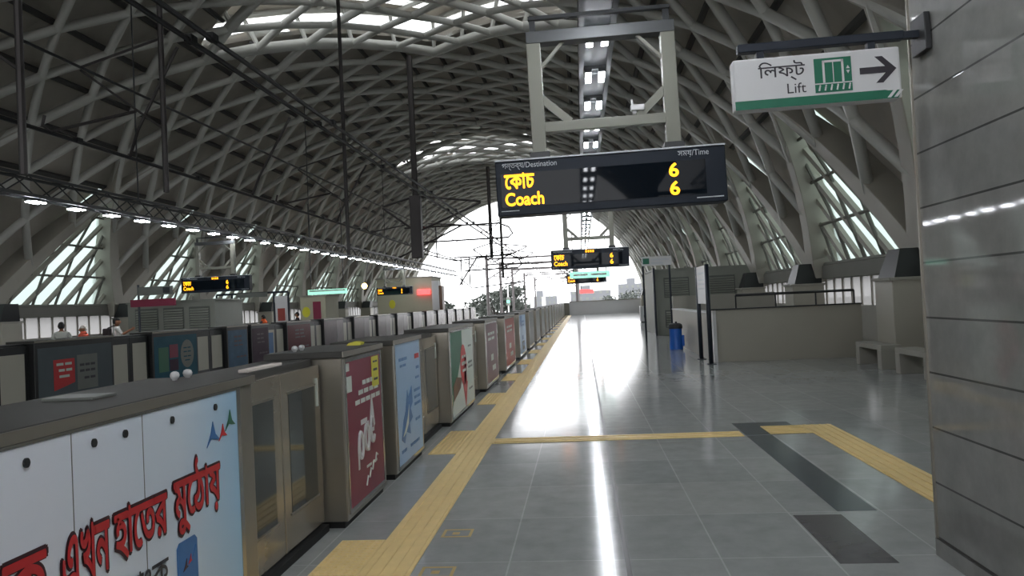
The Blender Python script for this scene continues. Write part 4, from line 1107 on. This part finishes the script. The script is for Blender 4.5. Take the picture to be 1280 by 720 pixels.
for k, (y, xs) in enumerate(((13.5, -9.5), (19, -9.8), (26, -9.8))):
    w = MB().tube([(XM - .1, y, 6.6), (XM - 1.1, y + .3, 5.2), (XM - 1.4, y + .5, 4.75)], .03, 6)
    tag(w.build('stay_arm', M['ocs']), 'slanting steel stay reaching the far track wire, %s from camera' % nth(k + 1), 'stay arm', 'stays on the far wire')
# line portals along the viaduct beyond the station
for k, y in enumerate((96, 112, 132, 160, 196)):
    g = thing('line_portal', (-6, y, -1.25), 'steel overhead line portal on the viaduct, %s beyond the station end' % nth(k + 1), 'line portal', 'line portals on the viaduct')
    for x in (-11.7, -.5): MB().tube([(x, y, -1.25), (x, y, 7.6)], .2, 8).build('mast', M['ocs'], g)
    MB().tube([(-11.7, y, 7.2), (-.5, y, 7.2)], .13, 6).tube([(-11.7, y, 6.5), (-.5, y, 6.5)], .1, 6).build('beam', M['ocs'], g)
    a = MB()
    for x, s in ((-11.7, 1), (-.5, -1)): a.tube([(x, y, 5.8), (x + s*2.8, y, 6.2)], .08, 6); a.tube([(x, y, 4.6), (x + s*2.6, y, 6.1)], .08, 6); a.tube([(x + s*.8, y, 5.0), (x + s*2.7, y, 4.8)], .07, 6)
    a.build('cantilever_arm', M['ocs'], g)
for s, x in ((1, -.9), (-1, -11.2)):
    struct(B(x - .1, x + .1, 84.2, 300, -1.25, -.1).build('wall_viaduct_%s' % ('right' if s > 0 else 'left'), M['concrete']))
s = thing('signal_post', (-10.5, 110, -1.25), 'pale post with green signal lamp on the viaduct', 'signal')
MB().tube([(-10.5, 110, -1.25), (-10.5, 110, 4.5)], .1, 8).build('post', M['white'], s); B(-10.75, -10.25, 109.8, 110.1, 1.2, 2.4).build('head', M['adgrey'], s)
MB().prism([(.2*math.cos(a*PI/6), .2*math.sin(a*PI/6)) for a in range(12)], (-10.5, 109.8, 1.75), XP, ZP, (0, -.05, 0)).build('lamp', M['greenlit'], s)
for k, x in enumerate((-8.25, -6.3)):
    s = B(x - .3, x + .3, 128, 128.6, -1.25, 2.3).build('trackside_box', M['white'], bevel=.03); tag(s, 'pale upright trackside box on the viaduct, %s of two' % ('left', 'right')[k], 'trackside box')

# ------------------------------------------------------------------ trees and far buildings
def tree(x, y, h, r, label, n=1400, flat=.55):
    t = thing('tree', (x, y, -10), label, 'tree', 'trees beyond the station end')
    tr = MB().tube([(x, y, -10), (x + .2, y, -10 + h*.35), (x - .2, y, -10 + h*.6)], [.55, .4, .25], 8)
    for a in range(6):
        an = a * 1.05 + x; tr.tube([(x, y, -10 + h*.42), (x + math.cos(an)*r*.4, y + math.sin(an)*r*.4, -10 + h*.66), (x + math.cos(an)*r*.75, y + math.sin(an)*r*.75, -10 + h*.8)], [.28, .16, .06], 6)
    tr.build('trunk', M['bark'], t)
    f = MB(); rd = random.Random(int(x * 10) + int(y))
    blobs = [(rd.uniform(-.65, .65)*r, rd.uniform(-.65, .65)*r, h*(.74 + rd.uniform(-.12, .16)), r*rd.uniform(.28, .48)) for _ in range(12)]
    for _ in range(n):
        bx, by, bz, br = rd.choice(blobs)
        d = Vector((rd.gauss(0, 1), rd.gauss(0, 1), rd.gauss(0, 1))).normalized() * br * rd.uniform(.55, 1.05); d.z *= flat
        c = Vector((x + bx, y + by, -10 + bz)) + d; s = rd.uniform(.25, .5)
        u = Vector((rd.gauss(0, 1), rd.gauss(0, 1), rd.gauss(0, 1))).normalized(); w = u.orthogonal().normalized()
        f.add([c - u*s, c - w*s*.6, c + u*s, c + w*s*.6], [(0, 1, 2, 3)])
    f.build('foliage', M['leaf'], t)
for x, y, h, r, lab in ((-16.5, 150, 16.4, 6.0, 'broad spreading tree beyond the far platform end, tallest'), (-29.5, 152, 13.5, 6, 'rounded tree beside the lift building beyond the station'),
                        (-21.5, 185, 15.0, 7, 'tree behind the broad spreading tree beyond the station'), (-18, 215, 11.8, 5, 'low tree beyond the viaduct, right of the broad tree'),
                        (-30, 120, 15.5, 5, 'tree seen past the far truss end beyond the station'), (12, 260, 13, 8, 'pale distant tree past the near platform end wall, left'), (22, 250, 14, 8, 'pale distant tree past the near platform end wall, right')):
    tree(x, y, h, r, lab)
for k, (x, y, w, d, h) in enumerate(((5, 420, 22, 15, 16), (30, 430, 18, 15, 19), (-20, 400, 14, 12, 14))):
    b = thing('distant_building', (x, y, -10), 'pale hazy building on the skyline, %s of three' % ('middle', 'right', 'left')[k], 'building', 'buildings on the skyline')
    B(x - w/2, x + w/2, y, y + d, -10, -10 + h).build('walls', M['building'], b); B(x - w/4, x, y + 2, y + 6, -10 + h, -7 + h).build('roof_tank', M['building'], b)
    wi = MB()
    for i in range(6):
        for j in range(5): wi.box(x - w/2 + w*(i + .3)/6, x - w/2 + w*(i + .7)/6, y - .1, y, -8.5 + j*h/5, -8.5 + j*h/5 + 1.4)
    wi.build('windows', M['adgrey'], b)
# ------------------------------------------------------------------ sky, exposure
w = bpy.data.worlds.new('world'); SC.world = w; w.use_nodes = True
nt = w.node_tree; bg = nt.nodes['Background']
tc = nt.nodes.new('ShaderNodeTexCoord'); nz = nt.nodes.new('ShaderNodeTexNoise'); nz.inputs['Scale'].default_value = 2.5
nt.links.new(tc.outputs['Generated'], nz.inputs['Vector'])
mx = nt.nodes.new('ShaderNodeMix'); mx.data_type = 'RGBA'; mx.inputs[6].default_value = (.93, .95, 1, 1); mx.inputs[7].default_value = (1, 1, 1, 1)
nt.links.new(nz.outputs['Fac'], mx.inputs[0]); nt.links.new(mx.outputs[2], bg.inputs['Color'])
bg.inputs['Strength'].default_value = 1.1
vs_ = SC.view_settings
vs_.view_transform = 'Standard'; vs_.look = 'None'; vs_.gamma = 1; vs_.use_curve_mapping = False; vs_.exposure = 2.12
SC.cycles.use_denoising = True
SC.cycles.max_bounces = 8; SC.cycles.diffuse_bounces = 4; SC.cycles.glossy_bounces = 4; SC.cycles.transparent_max_bounces = 12; SC.cycles.volume_bounces = 2
SC.cycles.sample_clamp_indirect = 6; SC.cycles.use_light_tree = True
